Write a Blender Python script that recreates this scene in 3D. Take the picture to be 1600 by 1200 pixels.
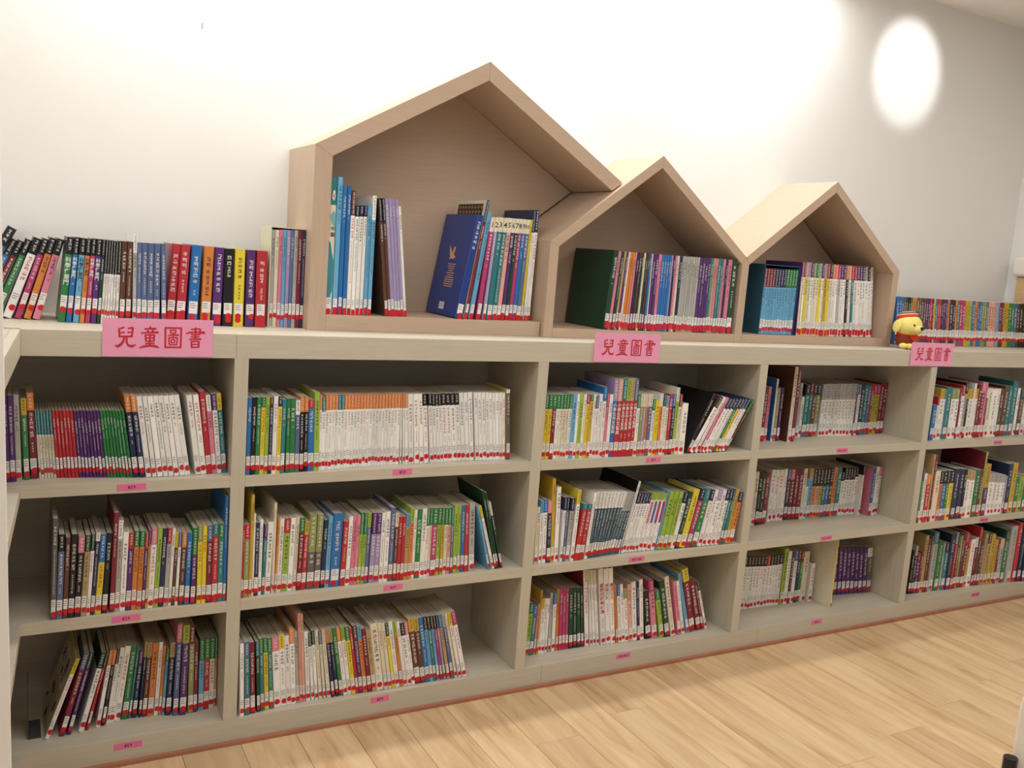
import bpy, math, random
from mathutils import Matrix, Vector
random.seed(7)
for o in list(bpy.data.objects): bpy.data.objects.remove(o)
SC = bpy.context.scene
COL = SC.collection

# ------------------------------------------------------------------ camera
cam = bpy.data.cameras.new('camera'); camo = bpy.data.objects.new('camera', cam); COL.objects.link(camo)
cam.sensor_fit = 'HORIZONTAL'; cam.sensor_width = 36.0; cam.lens = 36.0*1427.4/1600
right = Vector((0.8770, -0.4746, 0.0750)); up = Vector((0.0014, 0.1587, 0.9873)); fwd = Vector((0.4805, 0.8658, -0.1399))
camo.matrix_world = Matrix(((right.x, up.x, -fwd.x, -0.5124), (right.y, up.y, -fwd.y, -2.4249), (right.z, up.z, -fwd.z, 1.4089), (0, 0, 0, 1)))
cam.clip_start = 0.02
SC.camera = camo

# ------------------------------------------------------------------ world, lamps, exposure
W = bpy.data.worlds.new('world'); SC.world = W; W.use_nodes = True
W.node_tree.nodes['Background'].inputs[0].default_value = (1.0, 0.995, 0.985, 1)
W.node_tree.nodes['Background'].inputs[1].default_value = 0.23
vs = SC.view_settings
vs.view_transform = 'Standard'; vs.look = 'None'; vs.gamma = 1.0; vs.use_curve_mapping = False
vs.exposure = 0.06
CEIL = 2.642
PANELS = [(-0.55, -1.0, 13.0), (1.0, -1.0, 5.0), (2.65, -1.0, 9.0), (-0.55, -2.7, 7.0), (1.0, -2.7, 2.5), (2.65, -2.7, 3.5)]   # ceiling panels: x, y, watts
SPOTS = [(-0.05, 0.06, 7.0, 95, 1.0), (0.95, 0.06, 7.0, 95, 1.0), (1.95, 0.06, 7.0, 95, 1.0), (2.93, -0.30, 20.0, 36, 0.5)]   # small wall washers: x, y, watts, cone, blend
for (x, y, e) in PANELS:
    L = bpy.data.lights.new('panel_light', 'AREA'); L.shape = 'RECTANGLE'; L.size = 1.2; L.size_y = 0.6
    L.energy = e; L.color = (1.0, 0.995, 0.975)
    o = bpy.data.objects.new('panel_light', L); COL.objects.link(o); o.location = (x, y, CEIL-0.03)
for (x, y, e, cone, bl) in SPOTS:
    L = bpy.data.lights.new('spot_light', 'SPOT'); L.energy = e; L.color = (1.0, 1.0, 0.99)
    L.spot_size = math.radians(cone); L.spot_blend = bl; L.shadow_soft_size = 0.03
    o = bpy.data.objects.new('spot_light', L); COL.objects.link(o); o.location = (x, y, CEIL-0.09)
    d = Vector((x, 0.43, 2.34 if y < 0 else 2.2))-o.location
    o.rotation_euler = d.to_track_quat('-Z', 'Y').to_euler()

ADDED_WASH = (0.85, 0.225, 3.1, 24.0)                             # added unseen strip light, brightens wall, counter and roofs: x, y, length, watts
L = bpy.data.lights.new('added_wash_light', 'AREA'); L.shape = 'RECTANGLE'; L.size = ADDED_WASH[2]; L.size_y = 0.05; L.energy = ADDED_WASH[3]; L.color = (1.0, 0.996, 0.98)
o = bpy.data.objects.new('added_wash_light', L); COL.objects.link(o); o.location = (ADDED_WASH[0], ADDED_WASH[1], CEIL-0.045)

# ------------------------------------------------------------------ materials
def lin(c):
    return tuple((v/12.92 if v <= 0.04045 else ((v+0.055)/1.055)**2.4) for v in c)
def hexc(h):
    return lin(tuple(int(h[i:i+2], 16)/255 for i in (0, 2, 4)))
def mat(name, rgb, rough=0.5, grain=None, amount=0.10, scale=1.0, bump=0.0, spec=0.4, attr=False, noise=0.0):
    m = bpy.data.materials.new(name); m.use_nodes = True
    nt = m.node_tree; b = nt.nodes['Principled BSDF']
    b.inputs['Roughness'].default_value = rough
    b.inputs['Specular IOR Level'].default_value = spec
    N = nt.nodes.new; Lk = nt.links.new
    if attr:
        a = N('ShaderNodeAttribute'); a.attribute_name = 'Col'; csock = a.outputs['Color']
    else:
        r = N('ShaderNodeRGB'); r.outputs[0].default_value = (*rgb, 1); csock = r.outputs[0]
    if grain or noise:
        tc = N('ShaderNodeNewGeometry'); mp = N('ShaderNodeMapping')
        mp.inputs['Scale'].default_value = grain if grain else (scale*30,)*3
        Lk(tc.outputs['Position'], mp.inputs['Vector'])
        nz = N('ShaderNodeTexNoise'); nz.inputs['Scale'].default_value = scale
        nz.inputs['Detail'].default_value = 6; nz.inputs['Roughness'].default_value = 0.65
        Lk(mp.outputs['Vector'], nz.inputs['Vector'])
        mr = N('ShaderNodeMapRange'); mr.inputs['From Min'].default_value = 0.3; mr.inputs['From Max'].default_value = 0.7
        am = amount if grain else noise
        mr.inputs['To Min'].default_value = 1-am; mr.inputs['To Max'].default_value = 1+am*0.6
        Lk(nz.outputs['Fac'], mr.inputs['Value'])
        mx = N('ShaderNodeVectorMath'); mx.operation = 'SCALE'
        Lk(csock, mx.inputs[0]); Lk(mr.outputs['Result'], mx.inputs['Scale'])
        csock = mx.outputs['Vector']
        if bump:
            bp = N('ShaderNodeBump'); bp.inputs['Strength'].default_value = bump; bp.inputs['Distance'].default_value = 0.001
            Lk(nz.outputs['Fac'], bp.inputs['Height']); Lk(bp.outputs['Normal'], b.inputs['Normal'])
    Lk(csock, b.inputs['Base Color'])
    return m
M = {}
M['wall'] = mat('wall_paint', hexc('eae9e6'), 0.75, noise=0.015, scale=0.3)
M['ceiling'] = mat('ceiling_paint', hexc('efede9'), 0.8, noise=0.01, scale=0.3)
M['pillar'] = mat('pillar_paint', hexc('f2ede5'), 0.7, noise=0.015, scale=0.3)
M['lam_h'] = mat('laminate_horizontal_grain', hexc('cbc3b0'), 0.42, grain=(6, 90, 160), amount=0.09, bump=0.08)
M['lam_v'] = mat('laminate_vertical_grain', hexc('cbc3b0'), 0.42, grain=(160, 90, 6), amount=0.09, bump=0.08)
M['lam_d'] = mat('laminate_back', hexc('beb6aa'), 0.5, grain=(6, 60, 120), amount=0.08)
M['maple_h'] = mat('maple_horizontal_grain', hexc('c6ad96'), 0.45, grain=(7, 60, 170), amount=0.07, bump=0.05)
M['maple_v'] = mat('maple_vertical_grain', hexc('c6ad96'), 0.45, grain=(170, 60, 7), amount=0.07, bump=0.05)
M['strip'] = mat('sealant_strip', hexc('b0765c'), 0.6, noise=0.15, scale=0.6)
M['pink'] = mat('pink_card', hexc('f2a4c6'), 0.45, noise=0.02, scale=0.3)
M['pink_ink'] = mat('red_ink', hexc('c82838'), 0.5, noise=0.05)
M['tag'] = mat('pink_tag', hexc('ee78ac'), 0.5, noise=0.04)
M['tag_ink'] = mat('tag_ink', hexc('5a1030'), 0.5, noise=0.03)
M['cover'] = mat('book_cover', None, 0.34, attr=True, noise=0.05, scale=1.2, spec=0.45)
M['ink'] = mat('printed_ink', None, 0.45, attr=True)
M['paper'] = mat('page_paper', hexc('b6ac9b'), 0.85, grain=(900, 5, 5), amount=0.16)
M['sticker'] = mat('call_number_sticker', None, 0.4, attr=True)
M['dot'] = mat('red_dot_sticker', hexc('d2202c'), 0.4, noise=0.05)
M['metal'] = mat('dark_metal', hexc('4a4c4e'), 0.4, noise=0.06)
M['nail'] = mat('grey_nail', hexc('9a9894'), 0.5, noise=0.05)
M['black'] = mat('black_plastic', hexc('1a1a1e'), 0.35, noise=0.05)
M['white_plastic'] = mat('white_plastic', hexc('efe9dd'), 0.4, noise=0.02)
M['frame'] = mat('lamp_frame', hexc('f0f0f0'), 0.4, noise=0.01)
M['board'] = mat('board_wood', hexc('d9b583'), 0.5, grain=(20, 12, 150), amount=0.1)
M['plush'] = mat('yellow_plush', hexc('ebda84'), 0.95, noise=0.12, scale=8, spec=0.1)
M['plush_brown'] = mat('brown_knit', hexc('8a4030'), 0.95, noise=0.15, scale=8, spec=0.1)
M['plush_red'] = mat('red_felt', hexc('e2502c'), 0.9, noise=0.08, scale=6, spec=0.1)
M['felt_white'] = mat('white_felt', hexc('f2ece4'), 0.9, noise=0.05, scale=6, spec=0.1)
M['slip_cream'] = mat('slipcase_cream', hexc('e3e0c4'), 0.5, noise=0.04)
M['slip_teal'] = mat('slipcase_teal', hexc('2c5a72'), 0.45, noise=0.05)
def lampmat():
    m = bpy.data.materials.new('lit_diffuser'); m.use_nodes = True
    b = m.node_tree.nodes['Principled BSDF']
    b.inputs['Emission Color'].default_value = (1, 0.97, 0.93, 1); b.inputs['Emission Strength'].default_value = 1.5
    return m
M['lit'] = lampmat()

# plank material: one tone per plank through Object Info random, grain along the plank
def plankmat():
    m = bpy.data.materials.new('oak_plank'); m.use_nodes = True
    nt = m.node_tree; b = nt.nodes['Principled BSDF']; N = nt.nodes.new; Lk = nt.links.new
    b.inputs['Roughness'].default_value = 0.42
    oi = N('ShaderNodeObjectInfo'); g = N('ShaderNodeNewGeometry')
    mp = N('ShaderNodeMapping'); mp.inputs['Scale'].default_value = (16, 1.6, 1)
    off = N('ShaderNodeVectorMath'); off.operation = 'ADD'
    cmb = N('ShaderNodeCombineXYZ'); mul = N('ShaderNodeMath'); mul.operation = 'MULTIPLY'; mul.inputs[1].default_value = 37.0
    Lk(oi.outputs['Random'], mul.inputs[0]); Lk(mul.outputs[0], cmb.inputs['Y']); Lk(mul.outputs[0], cmb.inputs['X'])
    Lk(g.outputs['Position'], off.inputs[0]); Lk(cmb.outputs[0], off.inputs[1]); Lk(off.outputs[0], mp.inputs['Vector'])
    nz = N('ShaderNodeTexNoise'); nz.inputs['Scale'].default_value = 1.0; nz.inputs['Detail'].default_value = 7
    nz.inputs['Roughness'].default_value = 0.62; nz.inputs['Distortion'].default_value = 0.9
    Lk(mp.outputs[0], nz.inputs['Vector'])
    rp = N('ShaderNodeValToRGB'); e = rp.color_ramp.elements
    e[0].position = 0.30; e[0].color = (*hexc('bb9568'), 1); e[1].position = 0.62; e[1].color = (*hexc('e2c59b'), 1)
    q = e.new(0.46); q.color = (*hexc('d6b48a'), 1)
    Lk(nz.outputs['Fac'], rp.inputs[0])
    mr = N('ShaderNodeMapRange'); mr.inputs['To Min'].default_value = 0.90; mr.inputs['To Max'].default_value = 1.07
    Lk(oi.outputs['Random'], mr.inputs['Value'])
    sc = N('ShaderNodeVectorMath'); sc.operation = 'SCALE'; Lk(rp.outputs[0], sc.inputs[0]); Lk(mr.outputs[0], sc.inputs['Scale'])
    Lk(sc.outputs[0], b.inputs['Base Color'])
    bp = N('ShaderNodeBump'); bp.inputs['Strength'].default_value = 0.06; bp.inputs['Distance'].default_value = 0.001
    Lk(nz.outputs['Fac'], bp.inputs['Height']); Lk(bp.outputs[0], b.inputs['Normal'])
    return m
M['plank'] = plankmat()

# ------------------------------------------------------------------ mesh helpers
class MB:
    def __init__(s): s.v = []; s.f = []; s.m = []; s.c = []
    def face(s, pts, mi=0, col=(1, 1, 1)):
        b = len(s.v); s.v += [tuple(p) for p in pts]; s.f.append(tuple(range(b, b+len(pts)))); s.m.append(mi); s.c.append(col)
    def quads(s, verts, faces, mi=0, col=(1, 1, 1)):
        b = len(s.v); s.v += [tuple(p) for p in verts]
        for f in faces: s.f.append(tuple(b+i for i in f)); s.m.append(mi); s.c.append(col)
    def box(s, x0, x1, y0, y1, z0, z1, mi=0, col=(1, 1, 1)):
        s.quads([(x0, y0, z0), (x1, y0, z0), (x1, y1, z0), (x0, y1, z0), (x0, y0, z1), (x1, y0, z1), (x1, y1, z1), (x0, y1, z1)],
                [(0, 3, 2, 1), (4, 5, 6, 7), (0, 1, 5, 4), (1, 2, 6, 5), (2, 3, 7, 6), (3, 0, 4, 7)], mi, col)
    def prism_xz(s, poly, y0, y1, mi=0, col=(1, 1, 1)):     # polygon in x,z (counter-clockwise seen from -y) extruded along y
        n = len(poly)
        s.quads([(x, y0, z) for x, z in poly]+[(x, y1, z) for x, z in poly],
                [tuple(range(n)), tuple(range(2*n-1, n-1, -1))]+[(i, i+n, (i+1) % n+n, (i+1) % n) for i in range(n)], mi, col)
    def add(s, o, mtx=None):
        b = len(s.v)
        s.v += [tuple(mtx @ Vector(p)) for p in o.v] if mtx else o.v
        s.f += [tuple(b+i for i in f) for f in o.f]; s.m += o.m; s.c += o.c
    def mesh(s, name, mats, col=False, smooth=False):
        me = bpy.data.meshes.new(name); me.from_pydata(s.v, [], s.f)
        for m in mats: me.materials.append(m)
        me.polygons.foreach_set('material_index', s.m)
        if smooth: me.polygons.foreach_set('use_smooth', [True]*len(s.f))
        if col:
            a = me.color_attributes.new('Col', 'FLOAT_COLOR', 'CORNER')
            buf = []
            for f, c in zip(s.f, s.c): buf += [c[0], c[1], c[2], 1.0]*len(f)
            a.data.foreach_set('color', buf)
        me.update(); return me
    def build(s, name, mats, parent=None, col=False, smooth=False):
        if not isinstance(mats, (list, tuple)): mats = [mats]
        o = bpy.data.objects.new(name, s.mesh(name, mats, col, smooth)); COL.objects.link(o)
        if parent: o.parent = parent
        return o
def tag(o, label=None, cat=None, group=None, kind=None):
    if label: o['label'] = label
    if cat: o['category'] = cat
    if group: o['group'] = group
    if kind: o['kind'] = kind
    return o
def empty(name, loc=(0, 0, 0), rz=0):
    o = bpy.data.objects.new(name, None); COL.objects.link(o); o.location = loc; o.rotation_euler = (0, 0, rz)
    o.empty_display_size = 0.05
    return o
def bev(o, w=0.0012, seg=2):
    m = o.modifiers.new('bevel', 'BEVEL'); m.width = w; m.segments = seg; m.limit_method = 'ANGLE'; return o
def bx(name, x0, x1, y0, y1, z0, z1, m, parent=None, bevel=0.0):
    """box whose origin sits at its base centre, parent assumed at the world origin"""
    b = MB(); b.box(x0, x1, y0, y1, z0, z1); o = b.build(name, m, parent)
    if bevel: bev(o, bevel)
    return o
def struct(o, label=None): o['kind'] = 'structure'; return o

# ------------------------------------------------------------------ the room
WY = 0.432                                                    # face of the book wall
struct(bx('wall_back', -1.0, 3.845, WY, WY+0.12, 0, CEIL, M['wall']))
struct(bx('wall_right', 3.845, 3.965, -4.2, WY+0.12, 0, CEIL, M['wall']))
struct(bx('wall_left', -1.12, -1.0, -1.2, WY+0.12, 0, CEIL, M['wall']))
struct(bx('ceiling', -1.12, 3.965, -4.2, WY+0.12, CEIL, CEIL+0.1, M['ceiling']))
floor = struct(bx('floor', -1.12, 3.965, -4.2, WY+0.12, -0.05, -0.0075, M['plank']))
PW = 0.156; PL = 1.22
plank_mesh = {}
def plank(x0, y0, y1):
    key = round(y1-y0, 3)
    if key not in plank_mesh:
        b = MB(); h = (y1-y0)/2; w = PW/2-0.0005; h -= 0.0005; c = 0.0009
        v = [(-w, -h, -0.007), (w, -h, -0.007), (w, h, -0.007), (-w, h, -0.007),
             (-w, -h, -c), (w, -h, -c), (w, h, -c), (-w, h, -c),
             (-w+c, -h+c, 0), (w-c, -h+c, 0), (w-c, h-c, 0), (-w+c, h-c, 0)]
        b.quads(v, [(0, 1, 5, 4), (1, 2, 6, 5), (2, 3, 7, 6), (3, 0, 4, 7), (4, 5, 9, 8), (5, 6, 10, 9), (6, 7, 11, 10), (7, 4, 8, 11), (8, 9, 10, 11)])
        plank_mesh[key] = b.mesh('plank', [M['plank']])
    o = bpy.data.objects.new('plank', plank_mesh[key]); COL.objects.link(o); o.parent = floor
    o.location = (x0+PW/2, (y0+y1)/2, 0)
k = 0
x = 0.048-8*PW
while x < 3.83:
    y1 = 0.0; y0 = -0.18-((k*0.47) % 1.0)*PL
    while y1 > -3.6:
        plank(x, max(y0, -3.6), y1); y1 = y0; y0 -= PL
    x += PW; k += 1
# low-lying sealant strip along the plinth
struct(bx('trim_1', -0.52, 3.845, -0.014, -0.0002, 0.0002, 0.010, M['strip']))
# white pillar that closes the corner wing
b = MB()
b.quads([(-0.99, -0.70, 0), (-0.5085, -0.70, 0), (-0.5085, -0.56, 0), (-0.99, -0.56, 0),
         (-0.99, -0.70, CEIL), (-0.5440, -0.70, CEIL), (-0.5440, -0.56, CEIL), (-0.99, -0.56, CEIL)],
        [(0, 3, 2, 1), (4, 5, 6, 7), (0, 1, 5, 4), (1, 2, 6, 5), (2, 3, 7, 6), (3, 0, 4, 7)])
struct(b.build('wall_pillar', M['pillar']))
# nail mark on the wall and faint pencil line above the big house
tag(bx('wall_nail', -0.0322, -0.0300, WY-0.006, WY, 1.984, 1.999, M['nail']), 'tiny grey nail in the bare white wall above the countertop books', 'nail')
# timber board and white box on the right wall
tag(bx('wall_board', 3.822, 3.845, -0.75, 0.367, 1.16, 1.487, M['board'], bevel=0.003), 'pale wooden board fixed to the side wall beside the countertop end', 'board')
t = empty('wall_box', (3.845, 0.27, 1.489))
bev(bx('housing', -0.055, 0, -0.115, 0.115, 0, 0.094, M['white_plastic'], t), 0.02, 4)
bx('cover_seam', -0.0565, -0.05, -0.09, -0.086, 0.012, 0.082, M['frame'], t)
tag(t, 'rounded white plastic box on the side wall above the wooden board', 'wall box')
# ceiling lamps (above the picture): bodies around the area lights and spots
for i, (x, y, e) in enumerate(PANELS):
    t = empty('ceiling_light', (x, y, CEIL-0.022))
    b = MB(); b.box(-0.62, 0.62, -0.32, -0.30, 0, 0.021); b.box(-0.62, 0.62, 0.30, 0.32, 0, 0.021); b.box(-0.62, -0.60, -0.3, 0.3, 0, 0.021); b.box(0.60, 0.62, -0.3, 0.3, 0, 0.021)
    b.build('frame', M['frame'], t)
    bx('diffuser', -0.6, 0.6, -0.3, 0.3, 0.004, 0.016, M['lit'], t)
    tag(t, 'rectangular white ceiling light panel over the library floor', 'ceiling light', 'ceiling light panels')
t = empty('added_wash_strip', (ADDED_WASH[0], ADDED_WASH[1], CEIL-0.038))  # body for the added strip light, out of view
bx('housing', -ADDED_WASH[2]/2-0.01, ADDED_WASH[2]/2+0.01, -0.032, 0.032, 0.012, 0.038, M['frame'], t, 0.002)
bx('diffuser', -ADDED_WASH[2]/2, ADDED_WASH[2]/2, -0.025, 0.025, 0.004, 0.0118, M['lit'], t)
tag(t, 'unseen ceiling strip added to brighten the wall above the wooden houses', 'ceiling light')
for i, (x, y, e, cone, bl) in enumerate(SPOTS):
    t = empty('wall_washer', (x, y, CEIL))
    b = MB(); n = 20
    P = [(0.045*math.cos(2*math.pi*j/n), 0.045*math.sin(2*math.pi*j/n)) for j in range(n)]
    b.quads([(p[0], p[1], -0.055) for p in P]+[(p[0], p[1], 0) for p in P], [(j, j+n, (j+1) % n+n, (j+1) % n) for j in range(n)]+[tuple(range(n, 2*n))])
    b.build('lamp_body', M['frame'], t)
    tag(t, 'small round white ceiling spotlight aimed at the book wall', 'spotlight', 'spotlights along the wall')
# ------------------------------------------------------------------ bookcase
TOP, FB = 1.150, 1.086
S1T, S1B, S2T, S2B, BT = 0.769, 0.738, 0.4197, 0.3885, 0.0722
DIV = [(0.0, 0.037), (0.923, 0.960), (1.846, 1.883), (2.780, 2.817)]
BAYS = [(-0.93, 0.0), (0.037, 0.923), (0.960, 1.846), (1.883, 2.780), (2.817, 3.843)]
BK = 0.336                                                      # inner back of the compartments
case = tag(empty('bookcase', (0, 0, 0)), 'long low pale laminate bookcase built along the wall with three shelf levels', 'bookcase')
for x0, x1 in DIV:
    bx('divider', x0, x1, 0, BK, BT, FB, M['lam_v'], case, 0.0008)
for i, (x0, x1) in enumerate(BAYS):
    bx('back_panel', x0, x1, BK, BK+0.012, 0, FB, M['lam_d'], case)
    for zt, zb in ((S1T, S1B), (S2T, S2B)):
        bx('shelf', x0, x1, 0, BK, zb, zt, M['lam_h'], case, 0.0008)
    bx('bottom_panel', x0, x1, 0.018, BK, BT-0.02, BT, M['lam_h'], case)
for x0, x1 in DIV: bx('bottom_panel', x0, x1, 0.018, BK, BT-0.02, BT-0.0002, M['lam_h'], case)
for x0, x1 in ((-0.93, 1.027), (1.028, 1.985), (1.986, 3.843)):       # plinth boards meet at the joints seen in the photograph
    bx('plinth_board', x0, x1, 0, 0.018, 0, BT, M['lam_h'], case, 0.0006)
# corner wing running toward the viewer on the left: boards only, at a slight angle
def plate(name, poly, z0, z1, mt, parent, bevel=0.0008):        # polygon in x,y (counter-clockwise from above) with a thickness
    n = len(poly); b = MB()
    b.quads([(x, y, z0) for x, y in poly]+[(x, y, z1) for x, y in poly], [tuple(range(n-1, -1, -1)), tuple(range(n, 2*n))]+[(i, (i+1) % n, (i+1) % n+n, i+n) for i in range(n)])
    o = b.build(name, mt, parent)
    return bev(o, bevel) if bevel else o
wing = tag(empty('corner_bookcase', (0, 0, 0)), 'corner return of the pale bookcase between the wall and white pillar', 'bookcase')
WE = lambda y, d=0.0: -0.494+0.0594*y-d                         # the wing's front line
for zt, zb in ((S1T, S1B), (S2T, S2B), (BT, 0.0)):
    plate('shelf', [(-0.928, -0.555), (WE(-0.555), -0.555), (WE(-0.001), -0.001), (-0.928, -0.001)], zb, zt, M['lam_h'], wing)
bx('back_panel', -0.942, -0.930, -0.555, -0.001, 0, FB, M['lam_d'], wing)
# countertops with their deep front edges
ct = tag(empty('countertop', (0, 0, 0)), 'pale countertop over the long bookcase carrying the wooden houses', 'countertop')
bx('top_board', -0.93, 3.843, 0.020, WY-0.0005, FB+0.02, TOP, M['lam_h'], ct)
for x0, x1 in ((-0.494, 0.0030), (0.0036, 1.115), (1.1156, 3.843)):
    bx('front_edge', x0, x1, 0, 0.0195, FB, TOP, M['lam_h'], ct, 0.0010)
wt = tag(empty('corner_countertop', (0, 0, 0)), 'short pale countertop of the corner bookcase ending at the white pillar', 'countertop')
plate('top_board', [(-0.942, -0.555), (WE(-0.555, 0.0205), -0.555), (WE(-0.001, 0.0205), -0.001), (-0.942, -0.001)], FB+0.02, TOP, M['lam_h'], wt, 0)
plate('front_edge', [(WE(-0.555, 0.02), -0.555), (WE(-0.555), -0.555), (WE(-0.001), -0.001), (WE(-0.001, 0.02), -0.001)], FB, TOP, M['lam_v'], wt, 0.001)

# ------------------------------------------------------------------ wooden houses
def roofboard(name, poly, y0, y1, m, parent, bevel=0.0008):
    b = MB(); b.prism_xz(poly, y0, y1); o = b.build(name, m, parent)
    if bevel: bev(o, bevel)
    return o
TZ = TOP+0.0003
HB = WY-0.0005
h1 = tag(empty('house_shelf', (0, 0, 0)), 'large open maple house-shaped shelf holding picture books on the countertop', 'house shelf')
F1 = 0.158
roofboard('side_wall', [(0.2350, TZ), (0.2870, TZ), (0.2870, 1.6460), (0.2350, 1.6740)], F1, HB, M['maple_v'], h1)
roofboard('roof_board', [(0.2350, 1.6745), (0.2865, 1.6465), (0.7625, 1.9260), (0.7625, 1.9820)], F1, HB, M['maple_h'], h1)
roofboard('roof_board', [(0.7630, 1.9260), (1.2460, 1.6440), (1.2860, 1.6740), (0.7630, 1.9820)], F1, HB, M['maple_h'], h1)
roofboard('floor_board', [(0.2875, TZ), (1.0090, TZ), (1.0090, 1.1970), (0.2875, 1.1970)], F1, HB, M['maple_h'], h1)
roofboard('back_panel', [(0.2875, 1.1975), (1.0090, 1.1975), (1.0090, 1.4680), (1.2420, 1.6440), (0.7625, 1.9255), (0.2875, 1.6462)], 0.412, HB, M['maple_h'], h1, 0)
h2 = tag(empty('twin_house_shelf', (0, 0, 0)), 'pair of smaller joined maple house-shaped shelves next to the large one', 'house shelf')
F2 = 0.1385
X0, XM, X1 = 1.0125, 1.850, 2.6830
EZ, AZ = 1.4615, 1.7790
A1, A2 = (X0+XM)/2, (XM+X1)/2+0.003
TH = 0.034
roofboard('side_wall', [(X0, TZ), (X0+TH, TZ), (X0+TH, 1.4460), (X0, EZ)], F2, HB, M['maple_v'], h2)
roofboard('side_wall', [(X1-TH, TZ), (X1, TZ), (X1, EZ), (X1-TH, 1.4460)], F2, HB, M['maple_v'], h2)
roofboard('middle_wall', [(XM-0.0172, TZ), (XM+0.0172, TZ), (XM+0.0172, 1.4370), (XM, 1.4620), (XM-0.0172, 1.4370)], F2, HB, M['maple_v'], h2)
roofboard('roof_board', [(X0, EZ+0.0005), (X0+TH-0.0005, 1.4465), (A1-0.0002, 1.7380), (A1-0.0002, AZ)], F2, HB, M['maple_h'], h2)
roofboard('roof_board', [(A1+0.0002, 1.7380), (XM-0.0180, 1.4375), (XM-0.0005, 1.4640), (A1+0.0002, AZ)], F2, HB, M['maple_h'], h2)
roofboard('roof_board', [(XM+0.0005, 1.4640), (XM+0.0180, 1.4375), (A2-0.0002, 1.7380), (A2-0.0002, AZ)], F2, HB, M['maple_h'], h2)
roofboard('roof_board', [(A2+0.0002, 1.7380), (X1-TH+0.0005, 1.4465), (X1, EZ+0.0005), (A2+0.0002, AZ)], F2, HB, M['maple_h'], h2)
roofboard('floor_board', [(X0+TH+0.0005, TZ), (XM-0.0177, TZ), (XM-0.0177, 1.1800), (X0+TH+0.0005, 1.1800)], F2, HB, M['maple_h'], h2)
roofboard('floor_board', [(XM+0.0177, TZ), (X1-TH-0.0005, TZ), (X1-TH-0.0005, 1.1800), (XM+0.0177, 1.1800)], F2, HB, M['maple_h'], h2)
for xa, xb, xc in ((X0+TH, XM-0.0177, A1), (XM+0.0177, X1-TH, A2)):
    roofboard('back_panel', [(xa+0.0005, 1.1805), (xb-0.0005, 1.1805), (xb-0.0005, 1.4372), (xc, 1.7375), (xa+0.0005, 1.4372)], 0.412, HB, M['maple_h'], h2, 0)

# ------------------------------------------------------------------ lettering
GL = {}
def glyph(ch):
    """flat triangles of one character, centred, unit height"""
    if ch not in GL:
        c = bpy.data.curves.new('glyph', 'FONT'); c.body = ch; c.resolution_u = 1; c.offset = 0.014
        o = bpy.data.objects.new('glyph', c); COL.objects.link(o)
        bpy.context.view_layer.update()
        me = bpy.data.meshes.new_from_object(o.evaluated_get(bpy.context.evaluated_depsgraph_get()))
        vs_ = [v.co.copy() for v in me.vertices]; fs_ = [tuple(p.vertices) for p in me.polygons]
        xs = [v.x for v in vs_]; ys = [v.y for v in vs_]
        cx, cy = (min(xs)+max(xs))/2, (min(ys)+max(ys))/2; s = 1.0/0.92 if ord(ch) > 255 else 1.0/0.72
        GL[ch] = ([((v.x-cx)*s, (v.y-cy)*s) for v in vs_], fs_, (max(xs)-min(xs))*s)
        bpy.data.objects.remove(o); bpy.data.curves.remove(c); bpy.data.meshes.remove(me)
    return GL[ch]
PG = []
for i in range(14):                                            # brush-like marks standing in for print too small to read
    r = random.Random(i); q = []
    for z in sorted(r.sample([-0.40, -0.2, 0.0, 0.2, 0.40], 3)):
        a = r.uniform(0.25, 0.46); q.append((-a, a, z-0.05, z+0.05))
    for xx in r.sample([-0.3, -0.12, 0.0, 0.15, 0.32], 2):
        z0 = r.uniform(-0.46, -0.1); q.append((xx-0.055, xx+0.055, z0, z0+r.uniform(0.4, 0.6)))
    PG.append(q)
def put_mark(mb, cx, cz, s, y, col, rnd, mi=0, sx=1.0):
    for (a, b_, c, d) in PG[rnd.randrange(14)]:
        mb.face([(cx+a*s*sx, y, cz+c*s), (cx+b_*s*sx, y, cz+c*s), (cx+b_*s*sx, y, cz+d*s), (cx+a*s*sx, y, cz+d*s)], mi, col)
def put_char(mb, ch, cx, cz, s, y, col, mi=0, sx=1.0):
    v, f, w = glyph(ch)
    mb.quads([(cx+p[0]*s*sx, y, cz+p[1]*s) for p in v], f, mi, col)
def put_line(mb, text, cx, cz, s, y, col=(1, 1, 1), mi=0):
    ws = [glyph(ch)[2]*s if ch != '-' else 0.4*s for ch in text]; gap = 0.14*s
    x = cx-(sum(ws)+gap*(len(ws)-1))/2
    for ch, w in zip(text, ws):
        if ch == '-': mb.face([(x, y, cz-0.05*s), (x+w, y, cz-0.05*s), (x+w, y, cz+0.06*s), (x, y, cz+0.06*s)], mi, col)
        else: put_char(mb, ch, x+w/2, cz, s, y, col, mi)
        x += w+gap
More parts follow.
